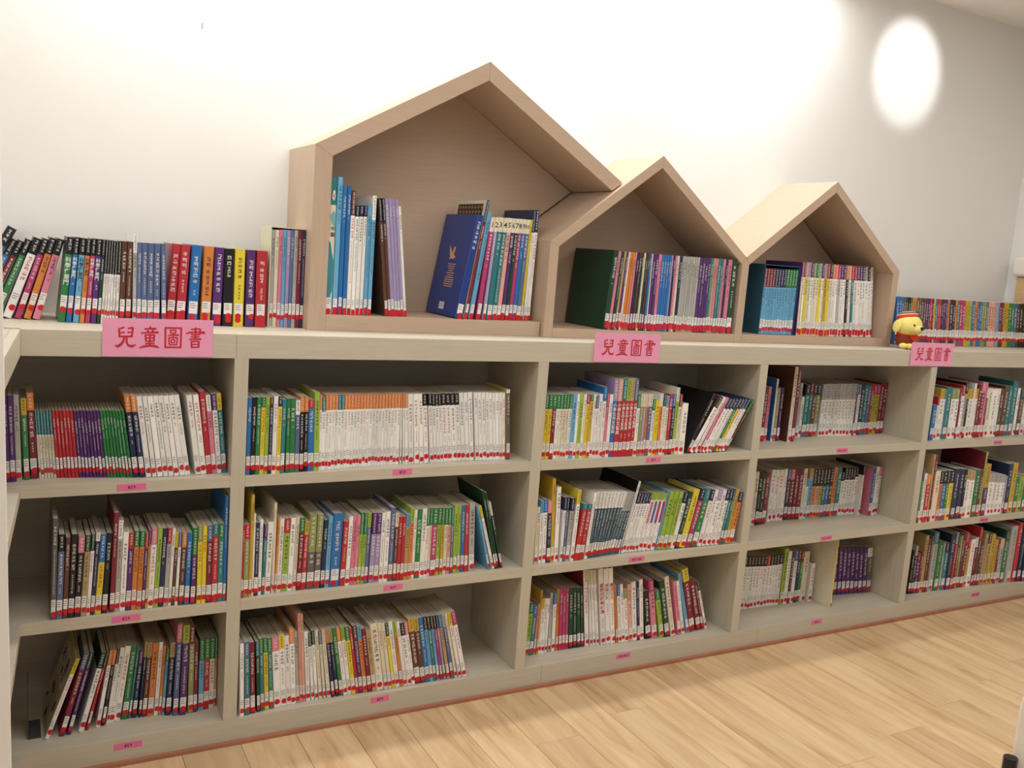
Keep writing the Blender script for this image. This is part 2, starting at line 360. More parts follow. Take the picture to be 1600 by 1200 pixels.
# brush strokes of the four characters on the signs: (points, widths)
STROKES = [
 ([(345, 243), (318, 258), (288, 262)], (20, 18, 14)), ([(284, 256), (288, 320), (292, 374)], (20, 19, 22)), ([(388, 262), (450, 252)], (14, 22)),
 ([(449, 246), (444, 310), (436, 372)], (22, 19, 20)), ([(300, 316), (352, 308)], (14, 18)), ([(384, 312), (434, 308)], (18, 14)), ([(290, 362), (437, 362)], (20, 20)),
 ([(346, 374), (334, 425), (300, 468), (262, 488), (236, 468)], (20, 24, 28, 28, 8)), ([(374, 374), (376, 440), (396, 476), (446, 488), (488, 464)], (20, 20, 24, 30, 10)),
 ([(658, 236), (662, 264)], (18, 20)), ([(586, 270), (735, 267)], (16, 20)), ([(622, 284), (640, 306)], (16, 18)), ([(700, 280), (684, 306)], (16, 18)),
 ([(546, 322), (640, 316), (764, 314)], (14, 18, 24)), ([(602, 340), (608, 428)], (18, 18)), ([(712, 340), (706, 428)], (18, 18)), ([(600, 346), (714, 346)], (16, 16)),
 ([(606, 385), (708, 385)], (15, 15)), ([(606, 424), (708, 424)], (16, 16)), ([(657, 340), (656, 490)], (19, 19)), ([(598, 456), (716, 454)], (16, 18)),
 ([(526, 508), (585, 490), (655, 484), (720, 490), (772, 510)], (10, 24, 20, 26, 12)),
 ([(848, 250), (848, 516)], (19, 19)), ([(1046, 258), (1040, 520)], (19, 19)), ([(840, 258), (1054, 264)], (18, 18)), ([(840, 506), (1048, 512)], (18, 18)),
 ([(906, 290), (982, 290)], (14, 14)), ([(910, 286), (914, 332)], (14, 14)), ([(978, 286), (974, 332)], (14, 14)), ([(908, 328), (978, 328)], (14, 14)),
 ([(874, 360), (940, 352), (1018, 354)], (11, 16, 20)), ([(944, 330), (944, 384)], (13, 13)), ([(884, 386), (1002, 384)], (14, 14)), ([(890, 384), (898, 480)], (14, 14)),
 ([(998, 384), (990, 480)], (14, 14)), ([(894, 475), (992, 475)], (14, 14)), ([(914, 412), (970, 411)], (12, 12)), ([(919, 410), (922, 452)], (12, 12)), ([(965, 410), (961, 452)], (12, 12)), ([(917, 449), (966, 449)], (12, 12)),
 ([(1230, 256), (1227, 420)], (20, 18)), ([(1170, 280), (1292, 277)], (16, 16)), ([(1289, 272), (1285, 350)], (18, 18)), ([(1104, 338), (1150, 322), (1250, 318), (1352, 328)], (10, 20, 18, 32)),
 ([(1172, 350), (1288, 350)], (15, 15)), ([(1166, 381), (1280, 378)], (15, 16)), ([(1148, 413), (1304, 409)], (16, 22)), ([(1178, 434), (1182, 524)], (18, 18)), ([(1275, 434), (1271, 524)], (18, 18)),
 ([(1174, 441), (1278, 439)], (15, 15)), ([(1182, 477), (1272, 476)], (14, 14)), ([(1178, 514), (1274, 514)], (16, 16))]
def sign_uv(p):
    u = (p[0]-85)/1375.0; v = 1-(p[1]-(125+40*u))/480.0
    return u, v
def make_sign(xc, tilt, label):
    t = empty('sign_card', (xc, -0.0008, FB+0.003)); t.rotation_euler = (math.radians(-1.2), math.radians(tilt), 0)
    w, h = 0.262, 0.0945
    b = MB(); n = 8                                             # slightly bowed card
    f = lambda i: -w/2+w*i/n
    g = lambda i: -0.0022-0.0016*math.sin(math.pi*i/n)
    for i in range(n):
        b.quads([(f(i), g(i), 0), (f(i+1), g(i+1), 0), (f(i+1), g(i+1), h), (f(i), g(i), h), (f(i), g(i)+0.0007, 0), (f(i+1), g(i+1)+0.0007, 0), (f(i+1), g(i+1)+0.0007, h), (f(i), g(i)+0.0007, h)],
                [(0, 1, 2, 3), (5, 4, 7, 6), (3, 2, 6, 7), (4, 5, 1, 0)])
    b.build('card', M['pink'], t)
    b = MB()
    for pts, ws in STROKES:
        q = [sign_uv(p) for p in pts]; q = [(-w/2+u*w, v*h) for u, v in q]; s = w/1375.0*0.62
        L_, R_ = [], []
        for i, p in enumerate(q):
            a = q[max(i-1, 0)]; c = q[min(i+1, len(q)-1)]
            dx, dz = c[0]-a[0], c[1]-a[1]; l = math.hypot(dx, dz) or 1; nx, nz = -dz/l, dx/l
            r = ws[min(i, len(ws)-1)]*s
            yy = -0.0026-0.0016*math.sin(math.pi*(p[0]+w/2)/w)
            L_.append((p[0]+nx*r, yy, p[1]+nz*r)); R_.append((p[0]-nx*r, yy, p[1]-nz*r))
        for i in range(len(q)-1): b.face([R_[i], R_[i+1], L_[i+1], L_[i]])
    b.build('lettering', M['pink_ink'], t)
    tag(t, label, 'sign', 'pink signs on the counter edge')
make_sign(-0.187, -0.4, 'pink card with red Chinese lettering under the colourful thick books near the pillar')
make_sign(1.253, 0.3, 'pink card with red Chinese lettering below the middle wooden house')
make_sign(2.770, 0.2, 'pink card with red Chinese lettering beside the toy dog')
TAGS = [(-0.245, 0.7535, '859', 0.069), (-0.253, 0.404, '859', 0.069), (-0.243, 0.050, '859', 0.069), (0.490, 0.757, '859', 0.060), (0.482, 0.405, '859', 0.060), (0.461, 0.055, '859', 0.058),
        (1.405, 0.7545, '859', 0.062), (1.375, 0.405, '859-861', 0.066), (1.358, 0.056, '861-862', 0.060), (2.320, 0.7535, '862-871', 0.062), (2.294, 0.402, '872-874', 0.062), (2.299, 0.055, '874', 0.058),
        (3.293, 0.7535, '874-880', 0.06), (3.277, 0.402, '880-881', 0.06), (3.298, 0.052, '881-882', 0.06)]
BN = ['beside the white pillar', 'below the large house', 'below the middle house', 'below the house by the toy dog', 'at the side wall end']
for i, (x, z, s, w) in enumerate(TAGS):
    t = empty('shelf_tag', (x, -0.0002, z-0.0085)); t.rotation_euler = (0, math.radians(random.uniform(-1, 1)), 0)
    bx('card', -w/2, w/2, -0.0006, 0, 0, 0.017, M['tag'], t)
    b = MB(); put_line(b, s, 0, 0.0085, 0.0088, -0.0009); b.build('number', M['tag_ink'], t)
    tag(t, 'small pink number tag on the %s edge %s' % (('upper shelf', 'middle shelf', 'plinth')[i % 3], BN[i//3]), 'label', 'pink shelf number tags')

# run name, shelf height (0.1 mm), sticker height (%); then per book: x y width height depth (mm), lean (deg), colours, built singly, extras
TABLE = """
@counter_lean 11500 20
-621.3 239 22.1 256 179 28.2 K/B 1
-596.1 240 13.1 221 154 26.1 K/B 1
-571.1 240 13.2 215 150 23.9 K/M 1
-545.8 241 13.6 216 152 21.6 K/G 1
-513.6 239 19.4 217 152 19.0 K/W 1
-492.0 235 14.1 216 151 17.5 K/Q 1
-469.9 229 15.4 218 152 16.1 K/O 1
-448.7 224 16.4 216 151 15.3 K/P 1
@counter_science 11500 19
-391.1 189 16.3 218 153 5.3 K/G 1 t
-376.6 185 12.5 219 153 4.9 K/B 1 t
-359.5 182 13.7 218 152 4.4 K/S 1 t
-346.8 180 11.0 217 152 4.1 K/O 1 t
-333.7 178 11.2 218 152 3.8 K/Q 1 t
-318.8 176 12.8 218 152 3.4 K/V 1 t
-309.6 174 7.8 217 152 3.1 K/D 1
-302.6 173 5.8 217 152 3.0 K.4/W 0
-296.4 172 5.1 217 152 2.8 K.4/W 0
-289.6 171 5.6 217 152 2.6 K.4/W 0
-283.1 171 5.4 216 152 2.4 K.4/W 0
-276.3 170 5.6 216 151 2.3 K.4/W 0
-267.4 169 7.4 216 152 2.0 K.4/W 1
-252.3 167 13.1 217 152 1.6 U 1
-237.5 165 12.7 217 152 1.2 U 1
-233.0 163 9.6 237 166 0.0 W/E 1
-222.8 161 10.9 217 152 0.0 Z 1
-211.4 159 13.7 217 152 0.0 Z 1
-197.2 157 15.0 217 152 0.0 Z 1
-181.7 155 15.1 217 152 0.0 Z 1
-161.3 153 11.7 218 152 -1.3 Z 1
@counter_thick 11500 19
-124.6 194 21.3 218 170 3.6 R 1
-97.0 195 24.1 218 170 3.0 R 1
-63.5 196 26.1 219 170 2.2 B 1
-28.8 197 25.8 218 170 1.6 O 1
0.2 198 24.6 217 170 1.2 V 1
4.8 199 27.8 216 170 0.0 K 1
34.2 200 28.1 217 170 0.0 Y 1
67.5 199 23.8 216 170 0.0 V 1
94.0 194 29.0 216 170 0.0 R 1
@boxset 11500 20
138.3 218 9.9 278 111 0.0 E 1
148.7 217 10.5 278 112 0.0 C 1
159.7 215 9.9 279 114 0.0 P 1
170.1 214 10.2 280 115 0.0 S 1
180.9 212 10.3 280 117 0.0 L 1
191.6 211 9.7 281 118 0.0 Z 1
201.8 209 10.0 281 120 0.0 E 1
212.4 208 11.0 282 121 0.0 M 1
223.8 206 10.1 282 123 0.0 N 1
234.4 204 9.2 282 125 0.0 F 1
@h1_left 11975 14
287.0 165 19.1 391 236 0.0 T/C 1
308.1 165 14.8 393 236 0.0 S 1
324.4 165 12.5 370 236 0.0 B 1
338.3 165 11.6 371 236 0.0 B 1
351.3 165 12.1 360 236 0.0 U/W 1
364.9 165 11.2 318 222 0.0 N.1/W 1
377.5 165 11.8 319 223 0.0 N.1/W 1
390.7 165 9.9 320 224 0.0 N.1/W 1
402.0 165 12.4 321 225 0.0 S 1
415.9 165 11.5 351 236 0.0 W/S 1
@h1_leanleft 11975 14
471.9 165 10.4 347 236 -6.8 K/U 1
482.9 166 9.4 348 235 -6.7 K/U 1
492.8 168 11.6 348 233 -6.7 L 1
505.0 170 10.0 349 231 -6.6 L 1
515.6 173 10.1 349 228 -6.6 L 1
526.2 175 10.1 349 226 -6.5 L 1
537.7 177 8.9 330 224 -6.7 W 1
@h1_leanright 11975 13
725.8 165 21.2 328 236 9.4 a 1
745.2 165 11.0 375 220 8.1 N/M 1 c:H
765.4 165 15.0 338 236 7.3 S 1
791.5 165 15.1 322 226 5.5 C.14/Q 1 n1
810.5 165 10.8 323 226 4.2 C.14/L 1 n2
830.7 165 17.5 324 227 3.8 C.14/T 1 n3
850.1 169 17.4 324 227 3.5 C.14/T 1 n4
867.8 173 15.9 325 227 3.3 C.14/F 1 n5
885.0 177 15.5 325 224 3.1 C.14/V 1 n6
900.0 180 13.4 325 221 2.9 C.14/D 1 n7
915.8 184 14.1 326 217 2.7 C.14/Q 1 n8
932.2 187 14.8 326 214 2.5 C.14/B 1 n9
950.7 191 16.6 326 210 2.2 C.14/Z 1 n10
961.8 194 9.7 327 207 2.1 Y 1
976.7 197 9.8 358 204 1.3 N/W 1
993.1 201 14.5 360 200 1.1 N/W 1
@h2 11800 20
1275.0 154 18.1 269 247 4.1 D 1
1287.3 154 11.1 267 187 3.9 P 0
1300.2 153 11.0 267 187 3.6 D 0
1309.6 152 7.9 267 187 3.4 H 0
1319.0 152 7.9 267 187 3.2 V 0
1327.3 151 6.9 267 187 3.0 C 0
1337.9 151 9.0 267 187 2.8 O 0
1348.6 150 9.0 267 187 2.6 O 0
1358.2 150 8.0 268 187 2.3 P 0
1368.9 149 9.1 267 187 2.1 N 0
1379.6 148 9.1 268 187 1.9 U 0
1388.0 148 7.0 268 187 1.7 D 0
1397.7 147 8.1 268 187 1.4 C 0
1406.1 147 7.0 268 187 1.3 D 0
1415.8 146 8.1 268 188 1.0 U 0
1420.6 146 8.0 268 187 0.0 B 0
1429.1 146 4.3 268 187 0.0 C 0
1433.9 146 11.7 268 188 0.0 V 0
1446.1 146 12.9 268 187 0.0 V 0
1459.6 146 11.8 268 188 0.0 P 0
1471.9 146 11.8 268 188 0.0 B 0
1484.2 146 10.3 268 188 0.0 B 0
1494.9 146 9.7 268 187 0.0 B 0
1505.2 146 9.8 268 188 0.0 B 0
1515.5 146 6.3 268 187 0.0 L 0
1522.3 146 8.7 268 187 0.0 N 0
1531.5 146 8.7 268 188 0.0 P 0
1540.7 146 9.9 268 187 0.0 C 0
1551.1 146 12.3 268 188 0.0 N 0
1563.9 146 10.6 268 188 0.0 E 0
1574.9 146 10.5 268 188 0.0 E 0
1586.0 146 10.6 268 188 0.0 E 0
1597.1 146 10.7 269 188 0.0 E 0
1608.3 146 10.6 268 188 0.0 E 0
1619.4 146 10.7 269 188 0.0 E 0
1630.6 146 11.3 269 188 0.0 E 0
1642.4 146 12.5 268 188 0.0 V 0
1655.5 146 12.6 269 188 0.0 V 0
1668.6 146 12.1 269 188 0.0 V 0
1681.2 146 12.1 270 189 0.0 V 0
1693.8 146 10.9 269 189 0.0 T 0
1705.2 146 11.0 270 189 0.0 H 0
1716.6 146 11.6 270 189 0.0 P 0
1728.8 146 11.7 270 189 0.0 T 0
1740.9 146 10.4 270 189 0.0 T 0
1751.8 146 11.7 270 189 0.0 P 0
1764.1 146 10.5 270 189 0.0 N 0
1775.1 146 17.9 270 189 0.0 P 1
1793.5 146 24.3 271 190 0.0 D 1
@h3_right 11800 20
2172.0 166 3.5 284 199 -1.5 R.2/C 0 c:V
2176.9 167 3.0 284 199 -1.6 U.2/C 0
2181.0 168 3.0 284 199 -1.8 C.2/C 0
2185.0 169 3.0 284 199 -2.0 R.2/X 0
2189.0 170 11.4 284 199 -2.2 N.2/W 0
2201.9 171 14.8 284 199 -2.4 P.2/Y 0
2218.2 172 15.4 285 199 -2.6 E.2/C 0
2235.2 173 14.9 285 199 -2.8 V.2/W 0
2251.7 175 15.6 285 199 -3.1 X.2/C 0
2268.8 176 15.1 285 200 -3.3 G.2/C 0
2285.4 177 15.8 285 199 -3.5 E.2/Y 0
2302.7 178 15.2 285 200 -3.7 V.2/W 0
2319.5 179 15.9 285 200 -3.9 E.2/J 0
2337.0 180 15.3 285 200 -4.1 R.2/Y 0
2353.9 181 16.0 286 200 -4.3 N.2/C 0
2371.6 183 15.5 286 200 -4.5 O.2/W 0
2388.7 184 15.6 286 200 -4.7 P.2/W 0
2405.9 185 16.3 286 200 -5.0 R.2/E 0
2423.8 186 15.7 287 201 -5.2 V.2/W 0
2441.2 187 16.4 287 201 -5.4 V.2/W 0
2459.3 188 15.9 287 201 -5.6 O.2/K 0
2476.9 190 16.6 287 201 -5.8 F.2/W 0
2495.2 191 16.0 287 201 -6.1 R.2/T 0
2512.9 192 16.7 287 201 -6.3 R.2/W 0
2531.4 193 16.1 288 201 -6.5 V.2/W 0
2549.3 194 16.9 288 201 -6.8 V.2/W 0
2568.0 196 16.3 288 202 -7.0 V.2/W 0
2586.1 197 17.0 288 202 -7.2 E.2/W 0
2605.0 198 16.4 289 202 -7.5 K.2/W 0
2623.3 199 16.1 289 202 -7.7 C.2/W 0
@h3_box 11800 20
1986.8 178 13.4 250 175 0.0 M.28/S 0
2001.0 178 13.4 250 175 0.0 M.28/S 0
2015.2 178 13.5 250 175 0.0 M.28/S 0
2029.5 178 13.5 251 175 0.0 M.28/S 0
2043.8 178 13.6 251 175 0.0 N.28/S 0
2058.2 178 13.6 251 176 0.0 N.28/S 0
2072.7 178 13.7 251 176 0.0 N.28/S 0
2087.2 178 13.8 252 176 0.0 N.28/S 0
2101.8 178 13.8 252 176 0.0 G.28/S 0
2116.4 178 13.9 252 176 0.0 G.28/S 0
2131.1 178 13.9 252 176 0.0 G.28/S 0
2145.8 178 14.0 253 177 0.0 G.28/S 0
@counter_right 11500 22
2811.9 220 18.5 206 144 -5.9 B 0
2831.2 220 14.6 206 144 -6.0 B 0
2846.4 221 14.7 206 144 -6.0 B 0
2861.8 221 13.5 206 144 -6.0 A 0
2876.0 222 13.5 206 144 -6.1 D 0
2890.2 222 14.9 206 144 -6.1 K 0
2905.7 223 13.6 206 144 -6.1 G 0
2920.1 223 13.7 207 145 -6.1 O 0
2934.4 223 13.7 206 144 -6.2 O 0
2948.9 224 15.1 207 145 -6.2 A 0
2964.6 224 15.2 206 144 -6.2 A 0
2980.5 225 15.2 207 145 -6.3 U 0
2996.4 225 15.3 206 145 -6.3 U 0
3012.4 226 14.0 207 145 -6.3 V 0
3027.1 226 12.7 207 145 -6.3 V 0
3040.5 227 14.1 207 145 -6.4 R 0
3055.2 227 12.8 207 145 -6.4 M 0
3068.8 227 8.8 207 145 -6.4 Y 0
3078.3 228 14.3 207 145 -6.4 B 0
3093.2 228 14.3 207 145 -6.5 R 0
3108.2 229 13.0 207 145 -6.5 R 0
3121.9 229 13.0 207 145 -6.5 N 0
3135.6 230 14.5 207 145 -6.6 V 0
3150.8 230 14.5 207 145 -6.6 V 0
3166.0 231 16.0 207 145 -6.6 O 0
3182.8 231 20.1 208 145 -6.7 N 0
3203.7 232 18.9 207 145 -6.7 N 0
3223.3 232 13.4 208 145 -6.7 O 0
3237.3 233 16.3 207 145 -6.8 T 0
3254.5 233 19.4 208 145 -6.8 Q 0
3274.7 234 21.0 208 145 -6.8 Q 0
3296.5 235 16.8 208 145 -6.9 J 0
3314.0 236 14.0 208 145 -6.9 J 0
3328.7 237 18.4 208 146 -6.9 I 0
3347.8 237 19.9 208 146 -7.0 B 0
3368.6 238 21.5 208 146 -7.0 O 0
3390.9 239 15.7 208 146 -7.1 B 0
3407.3 240 17.3 208 146 -7.1 B 0
3425.3 241 15.8 208 146 -7.1 X 0
3441.9 241 15.9 208 146 -7.1 X 0
3458.5 242 17.5 208 146 -7.2 T 0
3476.8 243 19.1 209 146 -7.2 F 0
3496.6 244 17.7 208 146 -7.2 F 0
3515.1 245 17.7 209 146 -7.3 F 0
3533.6 245 14.7 209 146 -7.3 L 0
3549.0 246 14.8 209 146 -7.3 S 0
3564.6 247 18.0 209 146 -7.4 M 0
3583.3 247 16.5 209 146 -7.4 M 0
3600.5 248 18.1 209 146 -7.4 J 0
3619.4 249 19.7 209 146 -7.5 J 0
3640.0 250 21.4 209 146 -7.5 G 0
3662.2 251 23.1 209 146 -7.5 G 0
3686.2 252 23.2 209 146 -7.6 B 0
3710.3 253 20.2 209 147 -7.6 U 0
3731.3 254 26.7 210 147 -7.7 K 0
3758.9 255 23.6 210 147 -7.7 K 0
3783.4 256 23.8 210 147 -7.8 N 0
@b1r1 7690 18
-526.2 45 11.0 215 150 -2.0 V 1
-514.7 46 11.7 215 151 -2.0 V 1
-502.5 48 12.1 215 150 -1.9 E 1
-485.3 59 12.3 204 143 -2.4 J/G 1
-470.4 67 15.3 217 152 -2.9 O/M 1
-451.9 70 4.2 171 120 -3.7 T.35/C 0
-447.0 70 6.1 171 120 -3.8 T.35/C 0
-440.0 69 6.1 171 120 -3.9 T.35/C 0
-433.1 68 6.1 171 120 -4.1 T.35/C 0
-426.2 67 6.1 172 120 -4.2 T.35/C 0
-419.3 66 6.1 172 120 -4.3 T.35/C 0
-412.3 65 7.4 173 121 -4.4 R 0
-404.0 64 7.4 173 121 -4.5 R 0
-395.6 63 7.4 173 121 -4.6 R 0
-387.3 62 7.5 173 121 -4.7 R 0
-378.9 61 7.5 173 121 -4.9 R 0
-370.5 60 7.5 173 121 -5.0 R 0
-362.0 58 6.9 173 121 -5.1 V 0
-354.1 57 6.8 173 121 -5.3 V 0
-346.2 55 6.9 174 122 -5.5 V 0
-338.3 54 6.9 174 122 -5.7 V 0
-330.3 52 6.9 174 122 -5.8 V 0
-322.3 51 6.9 174 122 -6.0 V 0
-314.4 49 6.9 175 122 -6.2 V 0
-306.4 48 6.9 175 122 -6.4 V 0
-298.4 46 6.5 175 123 -6.5 G 0
-290.8 45 6.5 175 123 -6.7 G 0
-283.2 43 6.5 176 123 -6.9 G 0
-275.6 42 6.5 176 123 -7.0 G 0
-268.0 40 6.5 176 123 -7.2 G 0
-260.4 39 6.6 176 123 -7.4 G 0
-252.7 37 6.6 176 124 -7.6 G 0
-245.0 36 6.5 177 124 -7.7 G 0
-237.9 34 13.8 215 151 -6.8 O/N 1
-222.3 31 12.8 216 151 -7.1 O/N 1
-207.7 30 13.0 214 150 -7.4 W 1
-192.5 30 10.8 214 150 -7.6 W 1
-179.6 30 12.8 214 150 -7.9 W 1
-165.3 30 11.6 215 150 -8.1 W 1
-152.2 30 12.3 215 150 -8.4 W 1
-138.4 30 12.1 215 151 -8.6 W 1
-124.7 30 12.6 216 151 -8.8 W 1
-111.5 30 13.0 217 152 -8.8 W 1
-84.7 32 13.9 216 151 -7.7 W 1
-70.2 34 14.0 216 151 -7.1 W 1
-55.6 35 13.6 225 157 -6.4 R 1
-41.3 37 11.8 214 150 -6.1 W/P 1
-28.9 38 12.7 216 151 -5.5 V/W 1
-14.9 40 12.4 217 152 -5.7 Y/T 1
@b1r2 4197 17
-416.2 6 12.0 262 184 1.0 A 1
-401.8 6 13.9 220 154 1.5 K/Z 1
-390.2 6 11.1 211 148 1.9 U 1
-375.6 6 14.1 218 152 2.2 K 1
-360.9 7 14.2 210 147 2.7 P/K 1
-347.9 8 12.5 212 149 3.0 D/H 1
-338.6 9 8.8 213 149 3.2 D/W 1
-328.1 10 10.0 216 151 3.4 W.1/N 1
-313.0 11 14.4 211 147 3.4 B.35/Y 1
-297.9 12 13.1 213 149 3.0 K 1
-281.1 13 11.7 265 185 1.9 M 1
-269.3 14 11.3 243 170 1.9 W/E 1
-255.1 13 13.6 212 148 1.9 W 1
-241.7 13 12.7 208 146 1.8 R/V 1
-229.0 13 12.2 212 149 1.9 G/O 1
-216.5 12 11.9 211 148 2.1 G/O 1
-208.0 12 8.1 204 143 2.3 R/V 1
-201.7 12 5.6 212 149 2.2 V/J 0
-187.1 12 14.1 215 151 2.3 P/W 1
-175.1 12 11.4 216 151 2.4 I 1
-162.8 13 11.9 214 150 2.4 N 1
-150.7 13 10.9 213 149 2.3 R/E 1
-142.0 13 7.8 212 148 2.2 W 1
-134.1 12 7.4 200 140 2.2 Y/U 0
-125.4 11 7.7 200 140 2.1 Z/W 0
-111.4 9 12.6 199 140 1.9 O/U 1
-97.5 7 12.7 199 139 1.6 B 1
-82.1 6 12.7 211 147 1.0 G.35/V 1
-78.4 5 11.3 215 150 0.0 X/Y 1
-66.6 4 11.0 216 151 0.0 Y 1
-55.1 4 14.3 216 151 0.0 Z/M 1
-40.2 4 14.8 218 152 0.0 T.15/R 1
-24.9 4 13.3 219 153 0.0 G/T 1
-11.2 4 8.7 292 205 0.0 B 1
@b1r3 722 17
-428.2 59 10.8 222 210 18.9 Y/W 1
-392.8 62 12.7 228 160 14.9 Z/M 1
-376.9 64 9.8 227 159 13.7 D/V 1
-346.3 68 12.7 220 154 14.1 D/W 1
-334.2 71 6.6 219 153 12.9 D/R 0
-305.9 78 9.9 217 152 8.4 O/W 1
-293.7 82 8.5 214 150 7.6 O/K 1
-282.7 86 7.4 213 149 6.8 K/W 0
-269.9 91 12.2 213 149 6.8 W 1
-254.5 96 14.8 213 149 7.0 W 1
-235.0 99 15.3 210 147 6.0 G 1
-227.0 99 6.4 205 144 5.7 T 0
-213.3 97 11.4 195 136 5.2 V/N 1
-200.7 96 7.5 217 152 3.9 H/N 0
-187.2 95 11.8 215 151 3.6 H/U 1
-170.0 93 15.3 212 149 3.2 O 1
-157.7 92 10.7 213 149 2.9 W 1
-149.6 90 7.6 201 140 3.0 O 0
-141.3 87 7.7 194 136 3.1 G/S 0
-125.6 81 13.9 212 148 2.7 H/N 1
-107.5 73 13.8 268 187 1.7 P/Z 1
-86.9 69 17.7 263 184 1.2 I/V 1
-81.7 72 14.1 256 179 0.0 M/X 1
-67.1 74 10.6 208 145 0.0 M 1
-52.9 78 13.5 213 149 0.0 G.3/S 1
-38.9 81 15.0 212 148 0.0 G.3/R 1
-23.3 85 13.3 210 147 0.0 G.3/C 1
-9.5 88 7.0 208 145 0.0 G.3/H 0
@b2r1a 7690 18
39.1 4 11.3 211 148 0.0 B 1
50.9 4 12.2 212 148 0.0 K 1
63.6 4 11.4 212 148 0.0 G 1
75.5 4 11.2 212 148 0.0 G.13/Y 1
87.2 4 10.4 211 148 0.0 I 1
98.1 4 9.5 211 148 0.0 U.1/N 1
108.1 4 11.9 215 150 0.0 W 1
120.6 4 10.5 214 150 0.0 N.13/Y 1
131.6 5 11.9 205 143 0.0 T 1
147.0 6 10.2 207 145 -0.8 G 1
158.1 8 14.2 207 145 -1.0 G 1
173.0 9 12.5 202 142 -1.0 W/Z 1
186.5 11 11.5 211 148 -1.2 O/K 1
198.8 12 11.1 211 147 -1.2 O/K 1
210.7 14 17.1 202 142 -1.3 R.12/B 1
228.7 16 14.7 222 156 -1.4 I 1
243.9 19 7.3 215 151 -1.4 O/W 0
251.7 21 10.2 208 146 -1.3 T/W 1
262.5 23 9.0 213 149 -1.4 O/W 0
272.0 24 9.1 213 149 -1.4 O/W 1
281.6 26 9.1 213 149 -1.4 O/W 0
291.2 28 9.2 213 149 -1.4 O/W 0
300.9 30 9.2 212 149 -1.4 T/W 0
310.6 32 9.3 212 148 -1.3 T/W 0
320.4 34 9.3 212 148 -1.3 O/W 0
330.2 36 9.4 212 148 -1.3 O/W 0
340.1 38 9.4 211 148 -1.3 O/W 0
350.0 40 9.5 211 148 -1.3 O/W 0
359.9 42 9.5 211 147 -1.3 O/W 0
369.9 43 8.9 211 148 -1.3 O/W 0
379.3 43 8.9 211 148 -1.3 O/W 0
388.7 43 8.9 211 148 -1.3 O/W 0
398.1 43 9.0 211 148 -1.3 O/W 0
407.6 43 9.0 211 148 -1.3 O/W 0
417.1 43 9.0 211 148 -1.3 O/W 0
426.6 43 9.1 211 148 -1.3 O/W 0
436.2 43 9.1 211 148 -1.3 O/W 0
445.8 43 9.1 212 148 -1.3 O/W 0
455.4 43 9.2 212 148 -1.3 O/W 0
465.1 43 9.2 212 148 -1.3 O/W 0
474.8 43 9.2 212 148 -1.3 O/W 0
484.5 43 9.3 212 148 -1.3 O/W 0
@b2r1b 7690 17
498.7 44 4.7 212 149 -2.5 O/W 0
507.5 43 6.3 212 149 -3.4 O/W 0
515.4 43 8.9 212 149 -3.7 O/W 0
526.6 43 15.8 212 149 -4.2 W 1
544.7 42 14.9 212 149 -4.6 W 1
561.6 42 12.7 212 148 -5.0 W 1
576.1 42 14.5 212 148 -5.4 K.17/W 1
595.8 43 11.3 212 148 -5.6 K.17/W 1
608.1 43 9.7 211 148 -5.7 K.17/W 0
618.9 44 10.5 211 148 -5.8 K.17/W 0
630.4 45 9.8 211 148 -6.0 K.17/W 0
641.5 46 14.3 212 148 -6.1 K.17/W 1
657.0 47 14.4 212 148 -6.3 K.17/W 1
672.7 48 14.8 212 148 -6.5 K.17/W 1
688.6 49 14.2 212 149 -6.7 K.17/W 1
703.4 49 13.6 214 150 -6.4 W 1
717.6 48 12.9 214 150 -6.3 W 1
731.1 47 14.1 215 151 -6.0 W 1
750.2 45 11.2 215 150 -5.8 W 0
762.0 44 11.3 215 150 -5.7 W 0
773.8 43 12.1 215 150 -5.5 W 1
786.5 42 10.6 215 150 -5.3 W 0
797.7 42 10.3 214 150 -5.2 W 0
808.5 41 9.6 214 150 -5.0 W 0
818.6 40 10.7 214 150 -4.9 W 0
829.9 39 10.0 214 150 -4.7 W 0
840.5 38 9.7 214 150 -4.6 W 0
853.7 37 12.8 224 157 -4.4 W.05/A 1 c:J
@b2r2a 4197 17
39.0 10 5.9 209 146 0.0 R 0
45.4 12 13.6 208 145 0.0 R/X 1
60.2 13 8.6 291 204 0.0 J 1
69.3 14 4.8 236 165 0.0 W 0
74.7 16 11.6 210 147 0.0 N 1
86.9 17 8.7 218 152 0.0 W 1
105.5 19 8.9 202 141 1.0 V/T 0
121.6 20 15.5 208 146 1.0 W 1
128.0 22 3.0 261 240 0.2 C 0
128.8 23 4.6 261 240 0.0 C 0
139.3 24 5.0 212 149 1.0 O 0
152.4 24 12.5 214 150 1.0 W 1
169.7 24 16.8 213 149 1.1 R/I 1
184.0 23 13.8 214 150 1.1 W 1
195.0 23 10.3 217 152 1.1 C 1
209.4 22 13.9 212 148 1.2 G/M 1
222.2 22 12.4 202 142 1.4 J.2/R 1
245.6 21 21.8 220 154 1.0 X.5/A 1
263.4 20 17.3 219 154 1.1 X.5/A 1
276.1 19 12.2 202 141 1.4 N 1
289.5 18 12.3 211 148 1.2 S 1
321.1 18 30.5 219 153 1.1 B 1
336.3 17 14.7 194 135 1.6 R 1
350.0 17 12.0 208 145 1.2 W 1
362.3 17 11.5 211 148 1.1 P 1
372.8 17 10.0 209 146 1.1 P 0
384.0 17 10.2 216 151 1.0 G.3/I 1
394.9 16 10.3 215 151 1.0 G.3/I 1
405.8 16 10.4 215 150 1.0 I/Z 1
423.4 16 13.9 213 149 1.0 V.3/L 1
438.5 16 14.6 212 149 0.9 V.3/L 1
@b2r2b 4197 17
442.0 17 11.3 212 149 0.0 W 1
453.9 15 14.1 215 151 0.0 W 1
468.7 14 14.2 226 158 0.0 Z 1
